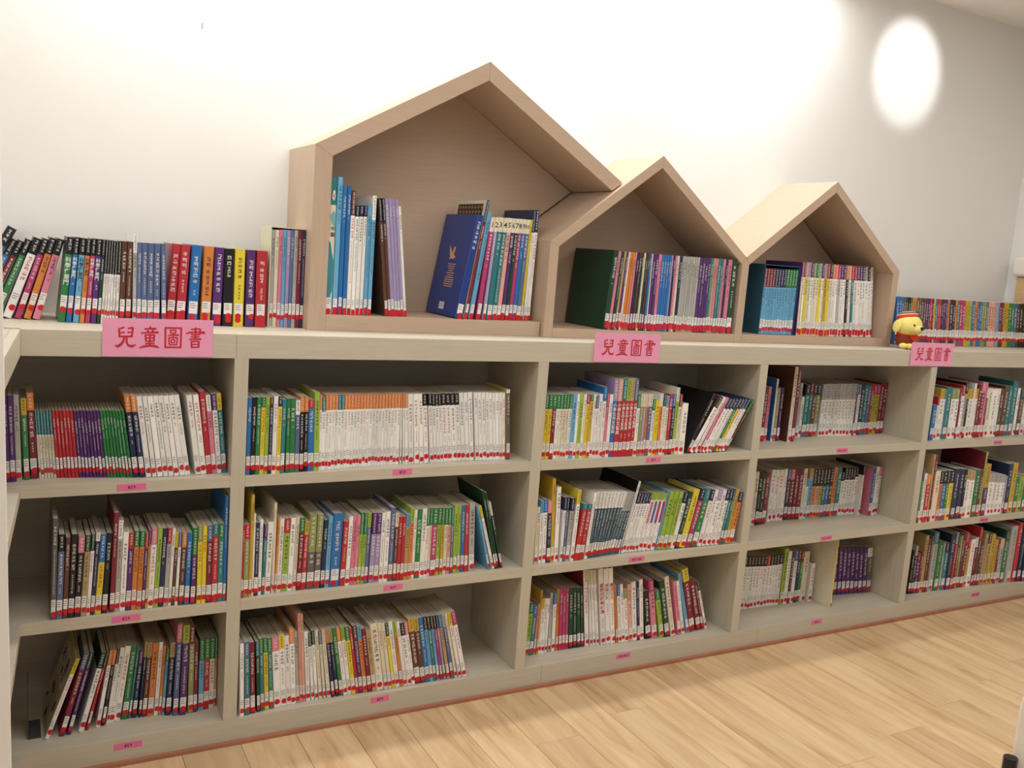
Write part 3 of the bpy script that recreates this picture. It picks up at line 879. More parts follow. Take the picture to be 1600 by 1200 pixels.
483.3 12 10.7 209 146 0.0 C/U 0
494.5 11 10.8 197 138 0.0 R 0
505.8 10 10.7 197 138 0.0 R 0
517.1 10 12.0 204 143 0.0 S/H 1
530.0 11 12.5 222 156 0.0 I/O 1
542.9 12 9.2 215 150 0.0 W 0
552.6 14 16.6 215 150 0.0 G 1
569.8 15 15.3 216 151 0.0 W 1
585.5 17 10.5 214 150 0.0 G.25/W 0
596.6 18 8.7 215 150 0.0 G.25/C 0
605.9 18 17.5 214 150 0.0 G.25/Q 1
623.9 19 12.0 213 149 0.0 G.25/I 1
639.4 20 9.8 212 149 -0.8 G.25/J 0
650.5 20 10.9 211 148 -1.0 G.25/C 0
662.7 20 10.6 210 147 -1.3 G.25/F 0
674.6 21 8.9 211 148 -1.5 G.25/Z 0
685.2 21 12.6 216 151 -1.8 I 1
699.2 22 10.7 215 151 -2.0 I 0
711.4 22 12.2 215 151 -2.3 B 1
725.0 22 12.2 215 150 -2.5 R 1
741.2 23 19.0 220 154 -3.0 E 1
@b2r2c 4197 16
807.8 16 6.9 217 152 -15.1 S 0
822.0 17 9.0 218 152 -16.7 Y.2/W 0
831.9 17 7.0 266 186 -14.2 D 0
839.7 17 6.7 260 182 -14.0 D 0
852.9 18 7.9 228 160 -15.4 W/D 0
@b2r3 722 17
47.6 5 11.0 216 151 -1.9 W 1
61.4 8 14.7 218 153 -2.3 Z/T 1
77.9 11 13.6 214 150 -2.6 M 1
96.7 14 9.3 212 149 -2.9 T/D 1
107.4 16 10.9 218 153 -3.2 G/T 1
119.9 19 12.1 218 153 -3.4 G/Y 1
133.8 21 12.2 215 151 -3.8 G/T 1
147.8 24 19.6 214 150 -4.1 P/W 1
168.0 25 15.3 219 153 -4.1 Y/W 1
184.2 26 13.7 213 149 -4.2 W 1
198.4 26 13.7 233 163 -4.1 O/W 1
213.1 27 9.9 222 156 -4.3 E 1
223.5 27 8.1 277 220 -3.9 F 1
232.4 28 7.8 273 220 -4.0 F 1
242.5 28 12.2 217 152 -4.4 W 1
257.6 28 8.9 212 148 -5.1 D/W 0
269.0 28 9.0 217 152 -5.6 D/W 0
281.0 28 9.9 217 152 -6.2 C 0
293.8 27 8.2 215 151 -6.8 T/C 0
305.2 27 11.3 218 152 -7.5 F/C 1
319.6 27 9.5 217 152 -8.2 H/N 0
332.0 27 9.7 218 153 -8.8 H/N 0
344.0 26 10.9 219 153 -9.2 G 1
355.5 25 11.4 218 153 -9.2 O/W 1
367.6 24 11.5 221 155 -9.0 I/W 1
379.7 23 13.0 219 153 -8.9 G/Y 1
393.7 23 8.8 213 149 -9.0 R 0
403.1 22 12.1 219 154 -8.8 U/V 1
415.8 21 12.1 216 152 -8.7 S/O 1
429.1 20 12.7 207 145 -8.9 M 1
443.5 19 12.9 200 140 -9.2 H 1
457.1 19 23.0 218 153 -9.1 C 1
481.5 19 11.7 220 154 -9.3 C 1
495.0 19 10.7 218 153 -9.6 C 0
507.4 19 9.8 216 151 -9.8 D/Y 0
518.6 20 13.3 219 153 -10.0 W 1
533.6 20 10.5 218 153 -10.3 I/O 0
545.6 20 10.7 216 151 -10.5 W 0
557.8 20 13.8 209 146 -10.7 K/W 1
572.4 20 10.5 209 146 -10.7 P/W 0
583.6 20 17.9 220 154 -10.3 J/U 1
602.5 20 15.2 218 153 -10.4 J/U 1
618.4 20 14.9 218 153 -10.4 B 1
634.1 20 10.7 220 154 -10.3 K/S 0
645.6 20 10.2 219 154 -10.3 K/T 0
657.6 19 9.0 219 154 -10.6 K/S 0
669.3 19 8.0 220 154 -11.1 K/Q 0
679.9 18 7.6 221 154 -11.6 K/L 0
690.8 17 10.5 221 155 -12.3 B/H 0
704.2 16 10.0 224 157 -12.8 E/Z 0
716.9 15 8.2 226 158 -13.3 C 0
728.4 14 11.7 228 160 -13.9 Y/W 0
742.6 13 13.8 229 161 -14.3 Q/W 1
@b3r1 7690 17
970.5 19 12.5 210 147 0.0 G.22/Y 0
983.5 18 13.9 210 147 0.0 G.22/Y 1
998.0 18 14.0 210 147 0.0 G.22/M 1
1012.4 17 11.8 210 147 0.0 G.22/W 0
1024.7 17 11.3 210 147 0.0 G.22/C 0
1036.5 16 11.3 210 147 0.0 G.22/C 0
1048.3 16 9.6 210 147 0.0 G.22/C 0
1058.4 15 11.4 211 148 0.0 G.22/W 0
1070.3 15 15.5 212 148 0.0 S 1
1086.3 14 9.7 212 148 0.0 W 0
1096.5 14 13.9 212 148 0.0 I 0
1110.9 13 11.0 212 148 0.0 W 0
1122.4 13 12.8 211 148 0.0 Q.15/Y 0
1135.7 12 12.2 210 147 0.0 G.1/J 0
1148.4 12 9.3 212 148 0.0 W 0
1158.3 11 11.2 205 143 0.0 Z/W 0
1170.0 11 13.0 212 148 0.0 W 0
1183.5 10 14.2 236 165 0.0 B/W 1
1198.2 10 11.3 211 148 0.0 Q/P 0
1210.0 9 12.6 211 148 0.0 W 0
1223.0 9 16.8 262 183 0.0 L.28/B 1 t
1240.4 8 17.5 262 184 0.0 F.28/R 1 t
1258.4 7 15.1 263 184 0.0 T.28/R 1 t
1274.0 7 15.2 263 184 0.0 I.28/R 1 t
1289.7 6 14.7 263 184 0.0 H.28/R 1 t
1304.9 5 14.1 263 184 0.0 Z.28/R 1 t
1319.6 5 13.6 211 148 0.0 G.22/W 0
1333.7 4 11.8 212 148 0.0 C/X 0
1346.0 4 10.0 212 148 0.0 C/L 0
1356.4 4 10.7 212 148 0.0 C/O 0
1367.6 4 15.1 212 148 0.0 C/Z 0
1383.2 4 11.9 194 136 0.0 G/W 0
1395.7 4 18.4 190 133 0.0 Y 1
1414.6 4 12.0 212 148 0.0 W/O 0
1427.1 4 12.1 212 148 0.0 K/W 0
1439.7 4 12.8 205 143 0.0 S/C 0
1453.1 4 13.5 212 148 0.0 R 0
1467.1 4 14.2 210 147 0.0 B/N 0
1481.8 4 13.0 233 163 0.0 C/I 0
1495.3 4 14.4 209 146 0.0 M/C 0
1512.1 4 26.3 178 125 0.0 W 1
@b3r1lean 7690 17
1559.5 4 12.7 231 200 25.4 K 0
1578.6 4 16.1 226 200 29.8 K/W 0 c:U
1597.2 4 12.1 222 155 28.9 W 0
1616.6 4 12.0 219 153 27.9 P 0
1631.8 4 12.9 216 151 28.3 N/W 0
1647.1 4 12.9 215 151 28.3 N/W 0
1662.4 4 12.9 215 151 28.3 N/W 0
1677.8 4 13.0 215 150 28.3 N/G 0
1693.3 5 13.1 214 150 28.3 N/Y 0
1708.2 6 12.5 214 150 28.2 N/W 0
1723.1 6 12.6 213 149 28.4 N/W 0
1730.9 8 6.2 215 151 31.1 G.25/U 0
@b3r2 4197 17
977.1 22 12.5 191 134 -1.1 C 0
992.8 21 11.0 212 148 -1.9 S/W 0
1006.2 21 14.3 214 150 -2.5 B/W 1
1022.7 20 14.7 210 147 -2.9 P/N 1
1038.5 20 12.1 284 200 -3.1 J 1
1051.1 19 15.0 254 178 -2.0 W 1
1072.4 17 9.9 218 153 0.0 N/W 0
1082.7 16 8.7 219 153 0.0 N/Z 0
1105.9 15 13.4 214 150 1.6 N/E 0
1123.3 12 13.4 241 169 2.3 Y/W 1
1140.9 11 17.0 193 135 6.2 T.1/R 1
1160.2 13 18.7 191 134 6.6 T.1/R 1
1179.7 15 12.0 228 160 4.5 W 0
1190.3 17 10.0 229 161 5.3 W.25/b 0
1200.9 18 10.0 229 160 6.4 W.25/b 0
1211.5 20 10.1 228 159 7.6 W.25/b 0
1222.2 21 10.1 227 159 8.7 W.25/b 0
1233.1 22 10.2 227 159 9.8 W.25/b 0
1243.8 24 10.1 226 158 11.0 W.25/b 0
1254.7 25 10.1 226 158 12.2 W.25/b 0
1265.5 26 10.1 226 158 13.4 W.25/b 0
1276.3 28 9.9 225 158 14.2 W.25/b 0
1288.9 28 11.6 222 155 14.2 E.3/b 0
1301.5 29 10.8 221 155 13.9 E.3/b 0
1314.2 29 10.9 220 154 13.7 E.3/b 0
1322.4 29 4.3 260 220 12.9 W 0 c:K
1330.6 29 4.3 258 220 12.2 W 0 c:K
1343.8 30 12.3 215 150 13.4 N.18/W 0
1357.0 30 11.4 214 150 13.1 N.18/W 0
1370.3 30 11.4 213 149 12.8 N.18/W 0
1383.6 31 11.5 212 148 12.5 N.18/W 0
1397.0 31 11.5 211 147 12.2 N.18/W 0
1414.3 30 14.6 209 146 11.7 I.12/W 0 oP
1431.7 29 14.5 208 146 11.2 I.12/W 0 oB
1449.2 27 14.5 207 145 10.6 I.12/W 0 oQ
1466.8 25 14.6 206 145 10.0 I.12/W 0 oQ
1477.3 24 6.1 216 151 9.0 S 0
1496.8 23 18.8 211 148 9.7 I 1
1515.8 22 18.2 211 148 10.1 I 0
1534.1 20 17.6 210 147 10.5 I 0
1551.2 19 16.3 208 146 11.3 N/W 0
1569.8 18 17.7 209 146 11.8 D 0
1597.4 17 26.5 216 151 12.2 Y 1
1618.3 15 19.8 217 152 12.9 N/Q 1
1646.3 14 24.1 215 151 12.2 T/G 1
1667.4 12 16.8 212 149 11.3 N/W 0
1686.0 11 14.9 211 148 10.5 W 0
1708.2 11 20.1 209 146 10.2 L/W 0
1727.5 10 16.7 209 146 9.7 W 0
1747.0 10 17.2 207 145 9.3 N/W 0
1762.0 10 12.8 208 145 8.9 N/T 0
1776.4 10 12.2 208 145 8.5 N/T 0
1793.8 10 15.8 206 144 8.2 J 0
1813.9 9 19.4 194 136 8.3 N/O 0
@b3r3 722 17
1021.2 80 17.3 186 130 2.1 G/I 0
1036.1 80 13.9 176 123 1.9 B/T 0
1047.0 80 8.6 180 126 1.4 P 0
1051.2 81 7.3 227 159 0.0 J 0
1059.0 81 10.8 197 138 0.0 Y/W 0
1070.3 81 11.5 196 137 0.0 W 0
1085.2 82 8.7 194 136 -0.9 W 0
1097.3 82 10.4 213 149 -1.7 E 0
1112.3 82 12.6 213 149 -2.3 B/W 0
1127.6 82 10.6 222 155 -2.9 J/O 0
1140.6 81 12.0 223 156 -3.4 Q 0
1154.8 81 10.9 222 156 -3.8 Q 0
1167.9 81 11.0 221 155 -4.2 Q 0
1181.9 80 15.5 222 156 -4.9 D 0
1200.1 80 13.3 221 155 -5.4 D 0
1216.2 79 13.2 220 154 -6.0 D 0
1232.1 79 10.8 219 153 -6.5 D 0
1247.2 77 17.1 283 200 -7.1 C/W 1 c:M
1267.1 75 10.0 283 198 -7.5 C/W 0
1279.8 74 10.0 283 198 -7.9 C/W 0
1292.8 72 11.1 283 198 -8.4 C/W 0
1310.9 70 19.7 286 200 -8.3 W 1 h1
1331.3 68 18.6 285 200 -8.2 W 1 h2
1350.6 67 18.7 285 199 -8.1 W 1 h3
1371.6 65 9.8 223 156 -8.5 O 0
1382.0 64 12.3 223 156 -8.4 B/W 0
1394.9 63 12.4 222 155 -8.3 W 0
1408.0 62 15.2 206 144 -8.3 X/W 0
1423.9 61 15.3 219 153 -8.0 F 0
1439.9 60 19.5 226 159 -7.8 W 1
1460.0 59 11.6 225 158 -7.7 N 0
1472.3 58 15.7 232 163 -7.7 W 0
1495.7 57 23.6 185 129 -9.9 K 1
1522.8 55 23.3 225 158 -10.7 Q/P 1
1556.0 52 18.9 186 130 -13.3 G/I 0
1577.0 48 21.3 221 155 -13.6 D 1
1601.7 44 18.3 241 169 -14.2 C 1
@b3r3lean 722 17
1637.6 50 15.4 214 150 -13.2 P 0
1658.0 52 13.0 215 150 -14.2 W 0
1681.8 54 13.7 246 172 -16.7 S 0
1696.7 56 27.7 256 179 -15.0 Y/M 1
1732.5 58 21.4 215 151 -16.7 M 1
1758.1 60 11.0 206 144 -17.4 M 0
1774.2 61 10.7 204 143 -18.4 D/W 0
@b4r1 7690 17
2014.0 134 17.9 216 151 0.0 M 0
2032.4 133 14.1 214 150 0.0 P 0
2068.8 132 9.6 244 197 0.0 W 0 c:B
2078.9 132 14.7 208 146 0.0 X 0
2094.0 128 13.7 209 146 0.0 V 0
2130.6 106 18.4 296 220 0.0 C 1 c:U
2154.1 111 18.0 300 210 0.0 M 1
2210.0 146 15.2 226 159 0.0 E 0
2257.9 176 15.5 165 116 0.0 W 0
2279.7 180 24.1 215 149 0.0 K/T 0
2304.7 180 16.7 219 149 0.0 M/T 0
2322.2 180 21.2 215 149 0.0 K/U 0
2344.2 181 21.3 213 148 0.0 K/X 0
2376.9 181 17.1 215 148 0.0 E.3/W 0
2394.4 180 17.8 217 149 0.0 E.3/W 0
2412.7 178 17.5 217 151 0.0 E.3/W 0
2430.7 177 17.6 217 152 0.0 E.3/W 0
2448.8 175 17.6 218 152 0.0 E.3/W 0
2466.9 173 17.7 218 153 0.0 E.3/W 0
2485.2 172 17.8 218 153 0.0 E.3/W 0
2503.4 170 17.9 218 153 0.0 E.3/W 0
2521.8 169 17.9 219 153 0.0 E.3/W 0
2540.2 167 18.0 219 153 0.0 E.3/W 0
2560.0 168 9.8 217 152 0.0 Z/V 0
2576.2 173 15.7 216 151 0.0 Z/W 0
2598.3 178 21.6 217 151 0.0 N 0
2623.5 181 19.4 214 148 0.0 T 0
2645.0 182 18.3 210 147 0.0 Z 0
2665.3 183 16.0 212 146 0.0 R 0
2683.3 185 18.5 211 144 0.0 Q/I 0
2704.0 186 19.8 211 143 0.0 Q/J 0
2726.0 187 19.9 219 142 0.0 M 0
2748.3 189 23.6 220 140 0.0 M 0
@b4r2 4197 18
2044.8 168 25.8 219 154 0.0 C 1
2072.6 169 18.1 218 152 0.0 K 0
2092.5 171 17.2 209 146 0.0 D 0
2112.3 173 19.3 213 149 0.0 M 0
2159.6 192 21.6 216 137 0.0 W 0
2188.9 199 21.8 213 130 0.0 W 0
2211.3 197 20.3 212 132 0.0 W 0
2232.1 196 18.4 215 133 0.0 W 0
2251.0 194 18.6 213 135 0.0 Z/N 0
2270.1 193 22.7 212 136 0.0 P/M 0
2293.2 191 18.6 212 138 0.0 M 0
2312.3 189 22.9 211 140 0.0 M 0
2335.7 188 18.8 213 141 0.0 C 0
2355.0 187 13.4 170 119 0.0 S/W 0
2368.9 187 22.7 212 142 0.0 H/S 0
2392.1 187 18.7 209 142 0.0 K.35/O 0
2411.4 187 18.8 208 142 0.0 K.35/F 0
2430.7 187 18.9 208 142 0.0 K.35/J 0
2450.1 187 19.0 208 142 0.0 K.35/T 0
2469.6 187 19.1 209 142 0.0 K.35/B 0
2489.3 187 19.2 210 142 0.0 K.35/U 0
2509.0 187 21.5 212 142 0.0 O 0
2531.0 187 26.1 211 142 0.0 T 0
2557.6 187 17.3 187 131 0.0 K/W 0
2575.4 187 17.4 205 142 0.0 K.25/W 0
2593.3 187 15.2 204 142 0.0 K.25/W 0
2609.0 187 15.3 203 142 0.0 K.25/W 0
2624.8 187 15.4 203 142 0.0 K.25/W 0
2640.7 187 17.7 204 142 0.0 K/W 0
@b4r2b 4197 18
2658.9 165 10.0 219 153 0.0 K/W 0
2698.2 147 19.6 205 170 0.0 B 0 c:P
2724.1 151 17.5 212 148 0.0 W 0
2751.3 159 17.6 211 147 0.0 P/W 0
@b4r3 722 17
2042.7 166 16.7 223 156 0.0 K.2/W 0
2059.9 165 16.6 222 155 0.0 K.2/W 0
2077.0 165 16.5 220 154 0.0 K.2/W 0
2094.0 165 16.7 219 153 0.0 K.2/W 0
2111.2 165 16.7 217 152 0.0 K.2/W 0
2128.4 164 16.9 216 151 0.0 K.2/W 0
2145.7 164 16.8 214 150 0.0 K.2/W 0
2163.0 164 17.8 213 149 0.0 R.2/W 0
2181.4 163 15.4 214 150 0.0 K.2/W 0
2197.3 162 13.0 215 150 0.0 K.2/W 0
2210.8 161 15.1 215 151 0.0 K.2/W 0
2226.5 160 19.2 217 152 0.0 K/W 0
2250.0 158 21.8 239 167 0.0 I 0
2272.2 158 18.1 225 158 0.0 W 0
2290.8 157 16.1 225 158 0.0 U 0
2307.5 157 18.4 225 158 0.0 B/W 0
2326.3 156 16.3 224 157 0.0 M/N 0
2343.1 156 16.4 219 153 0.0 M/G 0
2360.0 155 31.5 216 151 0.0 C 1
2402.2 147 19.3 164 115 0.0 W 0
@b4r3b 722 15
2436.7 61 7.0 289 240 0.0 Y 0 c:C
@b4r3c 722 20
2568.3 166 21.2 212 149 -4.7 V 0
2590.4 162 21.0 211 148 -4.7 V 0
2612.4 159 21.1 210 147 -4.8 V 0
2634.4 156 21.1 209 147 -4.9 V 0
2656.4 153 21.2 209 146 -5.0 V 0
2678.5 150 21.3 208 145 -5.1 V 0
2700.8 147 21.4 207 145 -5.2 V 0
2723.2 143 21.4 206 144 -5.3 V 0
2745.5 140 26.1 203 142 -5.4 W/A 0
@b5r1 7690 17
2863.8 27 23.5 152 106 0.0 B 0
2894.4 31 12.5 186 130 0.0 R/W 0
2914.0 36 27.0 218 152 0.0 J/W 0
2946.4 40 8.6 217 152 0.0 T/W 0
2957.3 41 37.8 223 156 0.0 T 1
2997.0 42 23.4 216 151 0.0 X/W 0
3022.0 43 26.3 216 151 0.0 X/W 0
3049.8 43 13.4 216 151 0.0 M 0
3064.5 44 18.2 231 162 0.0 R/W 0
3084.1 45 18.3 243 170 0.0 K/E 0
3103.4 45 13.6 215 151 0.0 J/K 0
3117.6 45 27.9 215 151 0.0 J/W 0
3146.0 45 13.4 240 168 0.0 W 0
3159.9 45 16.0 215 151 0.0 J/W 0
3176.4 44 20.8 234 164 0.0 M 0
3197.6 44 23.2 246 172 0.0 P/M 0
3221.4 44 13.7 244 171 0.0 P 0
3235.6 44 11.5 218 153 0.0 W/M 0
3247.6 44 26.0 218 153 0.0 C 0
3274.2 44 38.9 215 150 0.0 W 1
3314.6 44 16.8 215 150 0.0 W 0
3334.0 46 26.9 214 150 0.0 U 0
3364.2 47 29.6 226 159 0.0 U 0
3397.0 49 24.8 226 158 0.0 T 0
3425.5 51 40.3 248 173 0.0 T 1
3469.2 53 20.1 216 151 0.0 W 0
3492.6 55 35.8 212 149 0.0 N/U 0
3531.9 56 25.6 196 137 0.0 W 0
3560.6 58 25.8 202 141 0.0 E 0
3589.5 60 26.0 198 139 0.0 M 0
@b5r2 4197 17
2829.6 7 13.8 233 163 0.0 N/G 0
2844.0 6 16.0 213 149 0.0 W 0
2860.5 6 28.0 206 144 0.0 O/R 0
2889.0 6 9.7 291 204 0.0 H 0
2899.1 5 12.8 291 204 0.0 M 0
2912.4 5 33.1 220 154 0.0 C 1
2946.1 4 18.4 218 153 0.0 K.25/O 0
2965.0 4 23.6 217 152 0.0 K.25/B 0
2989.1 4 18.7 218 152 0.0 K.25/G 0
3008.3 4 28.8 217 152 0.0 K.25/Y 0
3037.6 4 37.8 224 157 0.0 N 1
3075.9 4 27.1 221 155 0.0 N 0
3103.5 4 20.1 219 153 0.0 K 0
3124.1 4 20.9 215 150 0.0 H/W 0
3145.4 4 35.3 210 147 0.0 H/W 0
3181.9 4 33.5 213 149 0.0 G 0
3216.3 4 17.9 210 147 0.0 M 0
3235.1 4 12.7 290 220 0.0 I 0 c:M
3248.5 4 34.0 235 165 0.0 J.45/V 1
3283.3 4 31.6 190 133 0.0 E.2/W 0
3315.4 4 26.5 186 131 0.0 E.2/W 0
3342.4 4 26.6 183 128 0.0 E.2/W 0
3369.6 4 29.6 180 126 0.0 E.2/W 0
3399.7 4 13.2 174 122 0.0 L 0
3413.4 4 29.9 228 159 0.0 N 0
3443.8 4 35.7 230 161 0.0 J 0
3480.0 4 27.5 166 116 0.0 G 0
3508.1 4 33.4 164 115 0.0 I 0
3542.0 4 33.7 166 116 0.0 G 0
3576.2 4 33.9 164 115 0.0 R 0
@b5r3 722 17
2920.2 66 15.4 200 140 0.0 K 0
2936.1 65 16.2 217 152 0.0 E/K 0
2952.9 64 19.9 183 128 0.0 M/V 0
2973.3 62 15.0 189 132 0.0 M 0
2988.9 61 19.3 261 182 0.0 H 0
3008.6 60 16.2 245 171 0.0 U 0
3025.3 59 13.2 254 178 0.0 U 0
3039.1 58 33.6 272 190 0.0 T/E 1
3075.2 56 32.6 229 160 0.0 G 0
3108.2 54 10.3 220 154 0.0 E 0
3119.1 52 24.6 219 154 0.0 N/T 0
3145.3 49 33.1 258 181 0.0 N 1
3178.9 48 14.7 263 184 0.0 E/R 0
3194.5 48 16.5 247 173 0.0 N/M 0
3211.9 48 14.8 246 172 0.0 H/X 0
3227.6 49 18.3 252 176 0.0 U 0
3247.0 49 25.3 257 180 0.0 R/M 0
3273.3 49 16.8 225 158 0.0 R/J 0
3290.6 49 33.1 222 155 0.0 W 0
3324.2 47 14.4 229 160 0.0 W/M 0
3339.1 45 17.4 274 191 0.0 R/U 0
3357.1 43 20.1 216 151 0.0 U 0
3377.6 41 19.9 245 172 0.0 H 0
3398.1 39 22.8 244 171 0.0 U/H 0
3421.3 37 25.5 239 168 0.0 J 0
3447.3 34 19.8 211 148 0.0 J 0
3467.6 33 14.7 214 150 0.0 M 0
3482.8 31 26.4 213 149 0.0 F/E 0
3509.7 28 22.9 254 178 0.0 D/G 0
3542.4 23 42.6 272 190 0.0 E 1
3585.5 18 26.5 285 200 0.0 R 0
3612.5 13 28.5 293 205 0.0 N 0
3641.5 7 26.5 292 205 0.0 N 0
"""
# ------------------------------------------------------------------ books
PAL = dict(W='faf8f3', C='eee2c6', Y='f6dc2c', O='f28a36', R='d42c36', M='8e2038', P='f0809e', Q='cc3478', V='5c2c7c', L='ac98cc', N='26305c', B='2276cc', S='62b4e4',
           T='2a868e', G='2c8c48', D='1c4c36', I='a6cc40', E='b8b6b0', A='6c655e', K='222024', U='6c4030', H='caa66c', X='9aa25a', F='f2ab94', J='dcb22e', Z='5c70a4', a='1c3c98', b='4a6676')
WORD = dict(W='white', C='cream', Y='yellow', O='orange', R='red', M='maroon', P='pink', Q='magenta', V='purple', L='lavender', N='navy', B='blue', S='sky-blue', T='teal', G='green',
            D='dark-green', I='lime', E='grey', A='dark-grey', K='black', U='brown', H='tan', X='olive', F='salmon', J='mustard', Z='slate-blue', a='royal-blue', b='slate-grey')
for _k in PAL:
    _c = [int(PAL[_k][i:i+2], 16) for i in (0, 2, 4)]; _g = sum(_c)/3
    PAL[_k] = '%02x%02x%02x' % tuple(int(v*0.82+_g*0.18) for v in _c)
LIGHT = set('WCYIEFSJHPO')
PLACE = dict(counter_lean='leaning on the countertop near the pillar', counter_science='on the countertop near the pillar', counter_thick='on the countertop beside the slipcase', boxset='in the cream slipcase',
             h1='in the large house', h2='in the middle house', h3='in the house by the toy dog', counter_right='on the countertop behind the toy dog')
BAYP = ['beside the pillar', 'below the large house', 'below the middle house', 'below the toy dog house', 'at the side wall end']
ROWP = ['top shelf', 'middle shelf', 'bottom shelf']
def place_of(run):
    if run in PLACE: return PLACE[run]
    if run[:2] in PLACE: return PLACE[run[:2]]
    return '%s %s' % (ROWP[int(run[3])-1], BAYP[int(run[1])-1])
TITLES = {'counter_science': '科學任意門', 'b3r1': '小學生作文寶典', 'h1': '霍爾的移動城堡', 'h2': '神隱少女', 'h3': '魔法公主'}

def parse():
    out = []; run = None
    for ln in TABLE.strip().split('\n'):
        p = ln.split()
        if p[0][0] == '@': run = p[0][1:]; z = int(p[1])/1e4; lab = int(p[2])/100.0; continue
        tb = p[6].split('/'); top = None; fr = 0.2
        if len(tb) == 2:
            body = tb[1]; top = tb[0]
            if '.' in top: top, f = top.split('.'); fr = float('0.'+f)
        else: body = tb[0]
        out.append(dict(run=run, z=z, lab=lab, x=float(p[0])/1e3, y=int(p[1])/1e3, w=float(p[2])/1e3, h=int(p[3])/1e3, d=int(p[4])/1e3, lean=float(p[5]), body=body, top=top, fr=fr, solo=p[7] == '1', ex=p[8:]))
    return out
def book_parts(b, rnd):
    """four MBs in the book's own frame: x across the spine, y into the shelf, z up"""
    w, h, d = b['w'], b['h'], b['d']
    hard = w > 0.020 or d > 0.195
    t = 0.0020 if hard else 0.0007
    t = min(t, w*0.2)
    ci = min(0.0016 if not hard else 0.0026, w*0.22)
    jl = rnd.uniform(0.90, 1.06)
    jit = lambda c: tuple(min(1, max(0.0, v*jl*rnd.uniform(0.985, 1.015))) for v in c)
    cb = jit(hexc(PAL[b['body']])); ctop = jit(hexc(PAL[b['top']])) if b['top'] else cb
    cside = None
    for e in b['ex']:
        if e.startswith('c:'): cside = hexc(PAL[e[2]])
    out_ = [(-w/2, d), (-w/2, ci), (-w/2+ci, 0), (w/2-ci, 0), (w/2, ci), (w/2, d)]
    in_ = [(-w/2+t, d), (-w/2+t, ci+t), (-w/2+ci+t*0.5, t), (w/2-ci-t*0.5, t), (w/2-t, ci+t), (w/2-t, d)]
    lev = [0.0, h] if not b['top'] else [0.0, h*(1-b['fr']), h]
    cov = MB(); n = 6
    V = []
    for z in lev: V += [(p[0], p[1], z) for p in out_]+[(p[0], p[1], z) for p in in_]
    for li in range(len(lev)-1):
        a = li*12; c = a+12; col = ctop if (li == 1) else cb
        base = len(cov.v)
        for i in range(5):
            cc = col if i in (1, 2, 3) else (cside or cb if li == 0 or cside else col)
            cov.quads([V[a+i], V[a+i+1], V[c+i+1], V[c+i]], [(0, 1, 2, 3)], 0, cc)
        for i in range(5):
            cov.quads([V[a+6+i], V[a+7+i], V[c+7+i], V[c+6+i]], [(3, 2, 1, 0)], 0, (0.8, 0.78, 0.72))
        for i in (0, 5):
            cov.quads([V[a+i], V[a+6+i], V[c+6+i], V[c+i]], [(0, 1, 2, 3) if i else (3, 2, 1, 0)], 0, col)
    m = (len(lev)-1)*12
    for i in range(5):
        cov.quads([V[i], V[i+1], V[i+7], V[i+6]], [(3, 2, 1, 0)], 0, cb)
        cov.quads([V[m+i], V[m+i+1], V[m+i+7], V[m+i+6]], [(0, 1, 2, 3)], 0, ctop)
    ins = 0.0035 if hard else 0.0006
    pg = MB(); pg.box(-w/2+t*1.02, w/2-t*1.02, t+ci*0.9, d-ins, ins, h-ins)
    # call number sticker and red dot
    st = MB(); dt = MB(); ti = MB()
    lz0 = b['lab']*0.62*0.21; lz1 = lz0+0.030*rnd.uniform(0.9, 1.1)
    if b['run'].startswith('counter') or b['run'] == 'boxset': lz0 += 0.010; lz1 += 0.012
    lz0 += rnd.uniform(-0.003, 0.003)
    e = -0.00025
    sw = min(w/2-ci*0.6, 0.011)
    swc = jit((0.86, 0.84, 0.81))
    st.quads([(-sw, e, lz0), (sw, e, lz0), (sw, e, lz1), (-sw, e, lz1), (-sw, 0.0002, lz0), (sw, 0.0002, lz0), (sw, 0.0002, lz1), (-sw, 0.0002, lz1)],
             [(0, 1, 2, 3), (0, 3, 7, 4), (1, 5, 6, 2), (3, 2, 6, 7), (4, 5, 1, 0)], 0, swc)
    for k in range(3):
        zz = lz1-0.006-k*0.0055; aa = sw*rnd.uniform(0.45, 0.8)
        st.face([(-sw*0.8, e-0.0001, zz-0.0008), (-sw*0.8+2*aa, e-0.0001, zz-0.0008), (-sw*0.8+2*aa, e-0.0001, zz+0.0008), (-sw*0.8, e-0.0001, zz+0.0008)], 0, (0.16, 0.16, 0.18))
    r = min(0.0082, 0.0056+w*0.14); dz = lz0-r*rnd.uniform(0.5, 1.0); dx = rnd.uniform(-0.1, 0.25)*w
    lim = w/2-ci*0.4
    P = [(max(-lim, min(lim, dx+r*math.cos(k*math.pi/8))), dz+r*math.sin(k*math.pi/8)) for k in range(16)]
    dt.quads([(p[0], e-0.0004, p[1]) for p in P]+[(p[0], 0.0001, p[1]) for p in P], [tuple(range(16))]+[(k, k+16, (k+1) % 16+16, (k+1) % 16) for k in range(16)])
    if b['run'].startswith('h1') or b['run'] in ('h2', 'h3_right') or (b['run'] == 'counter_thick' and w > 0.024):
        dz2 = dz-r*1.25
        P2 = [(p[0], p[1]+dz2-dz) for p in P]
        dt.quads([(p[0], e-0.0003, p[1]) for p in P2]+[(p[0], 0.0001, p[1]) for p in P2], [tuple(range(16))]+[(k, k+16, (k+1) % 16+16, (k+1) % 16) for k in range(16)])
    # printed title
    light = b['body'] in LIGHT
    tc = (0.03, 0.03, 0.035) if light else (0.85, 0.84, 0.80)
    if b['body'] in 'WC' and rnd.random() < 0.45: tc = rnd.choice([hexc('c03038'), hexc('2858a0'), hexc('a04020'), hexc('307040'), hexc('b04880')])
    if b['body'] == 'Y': tc = rnd.choice([hexc('c03020'), (0.03, 0.03, 0.03)])
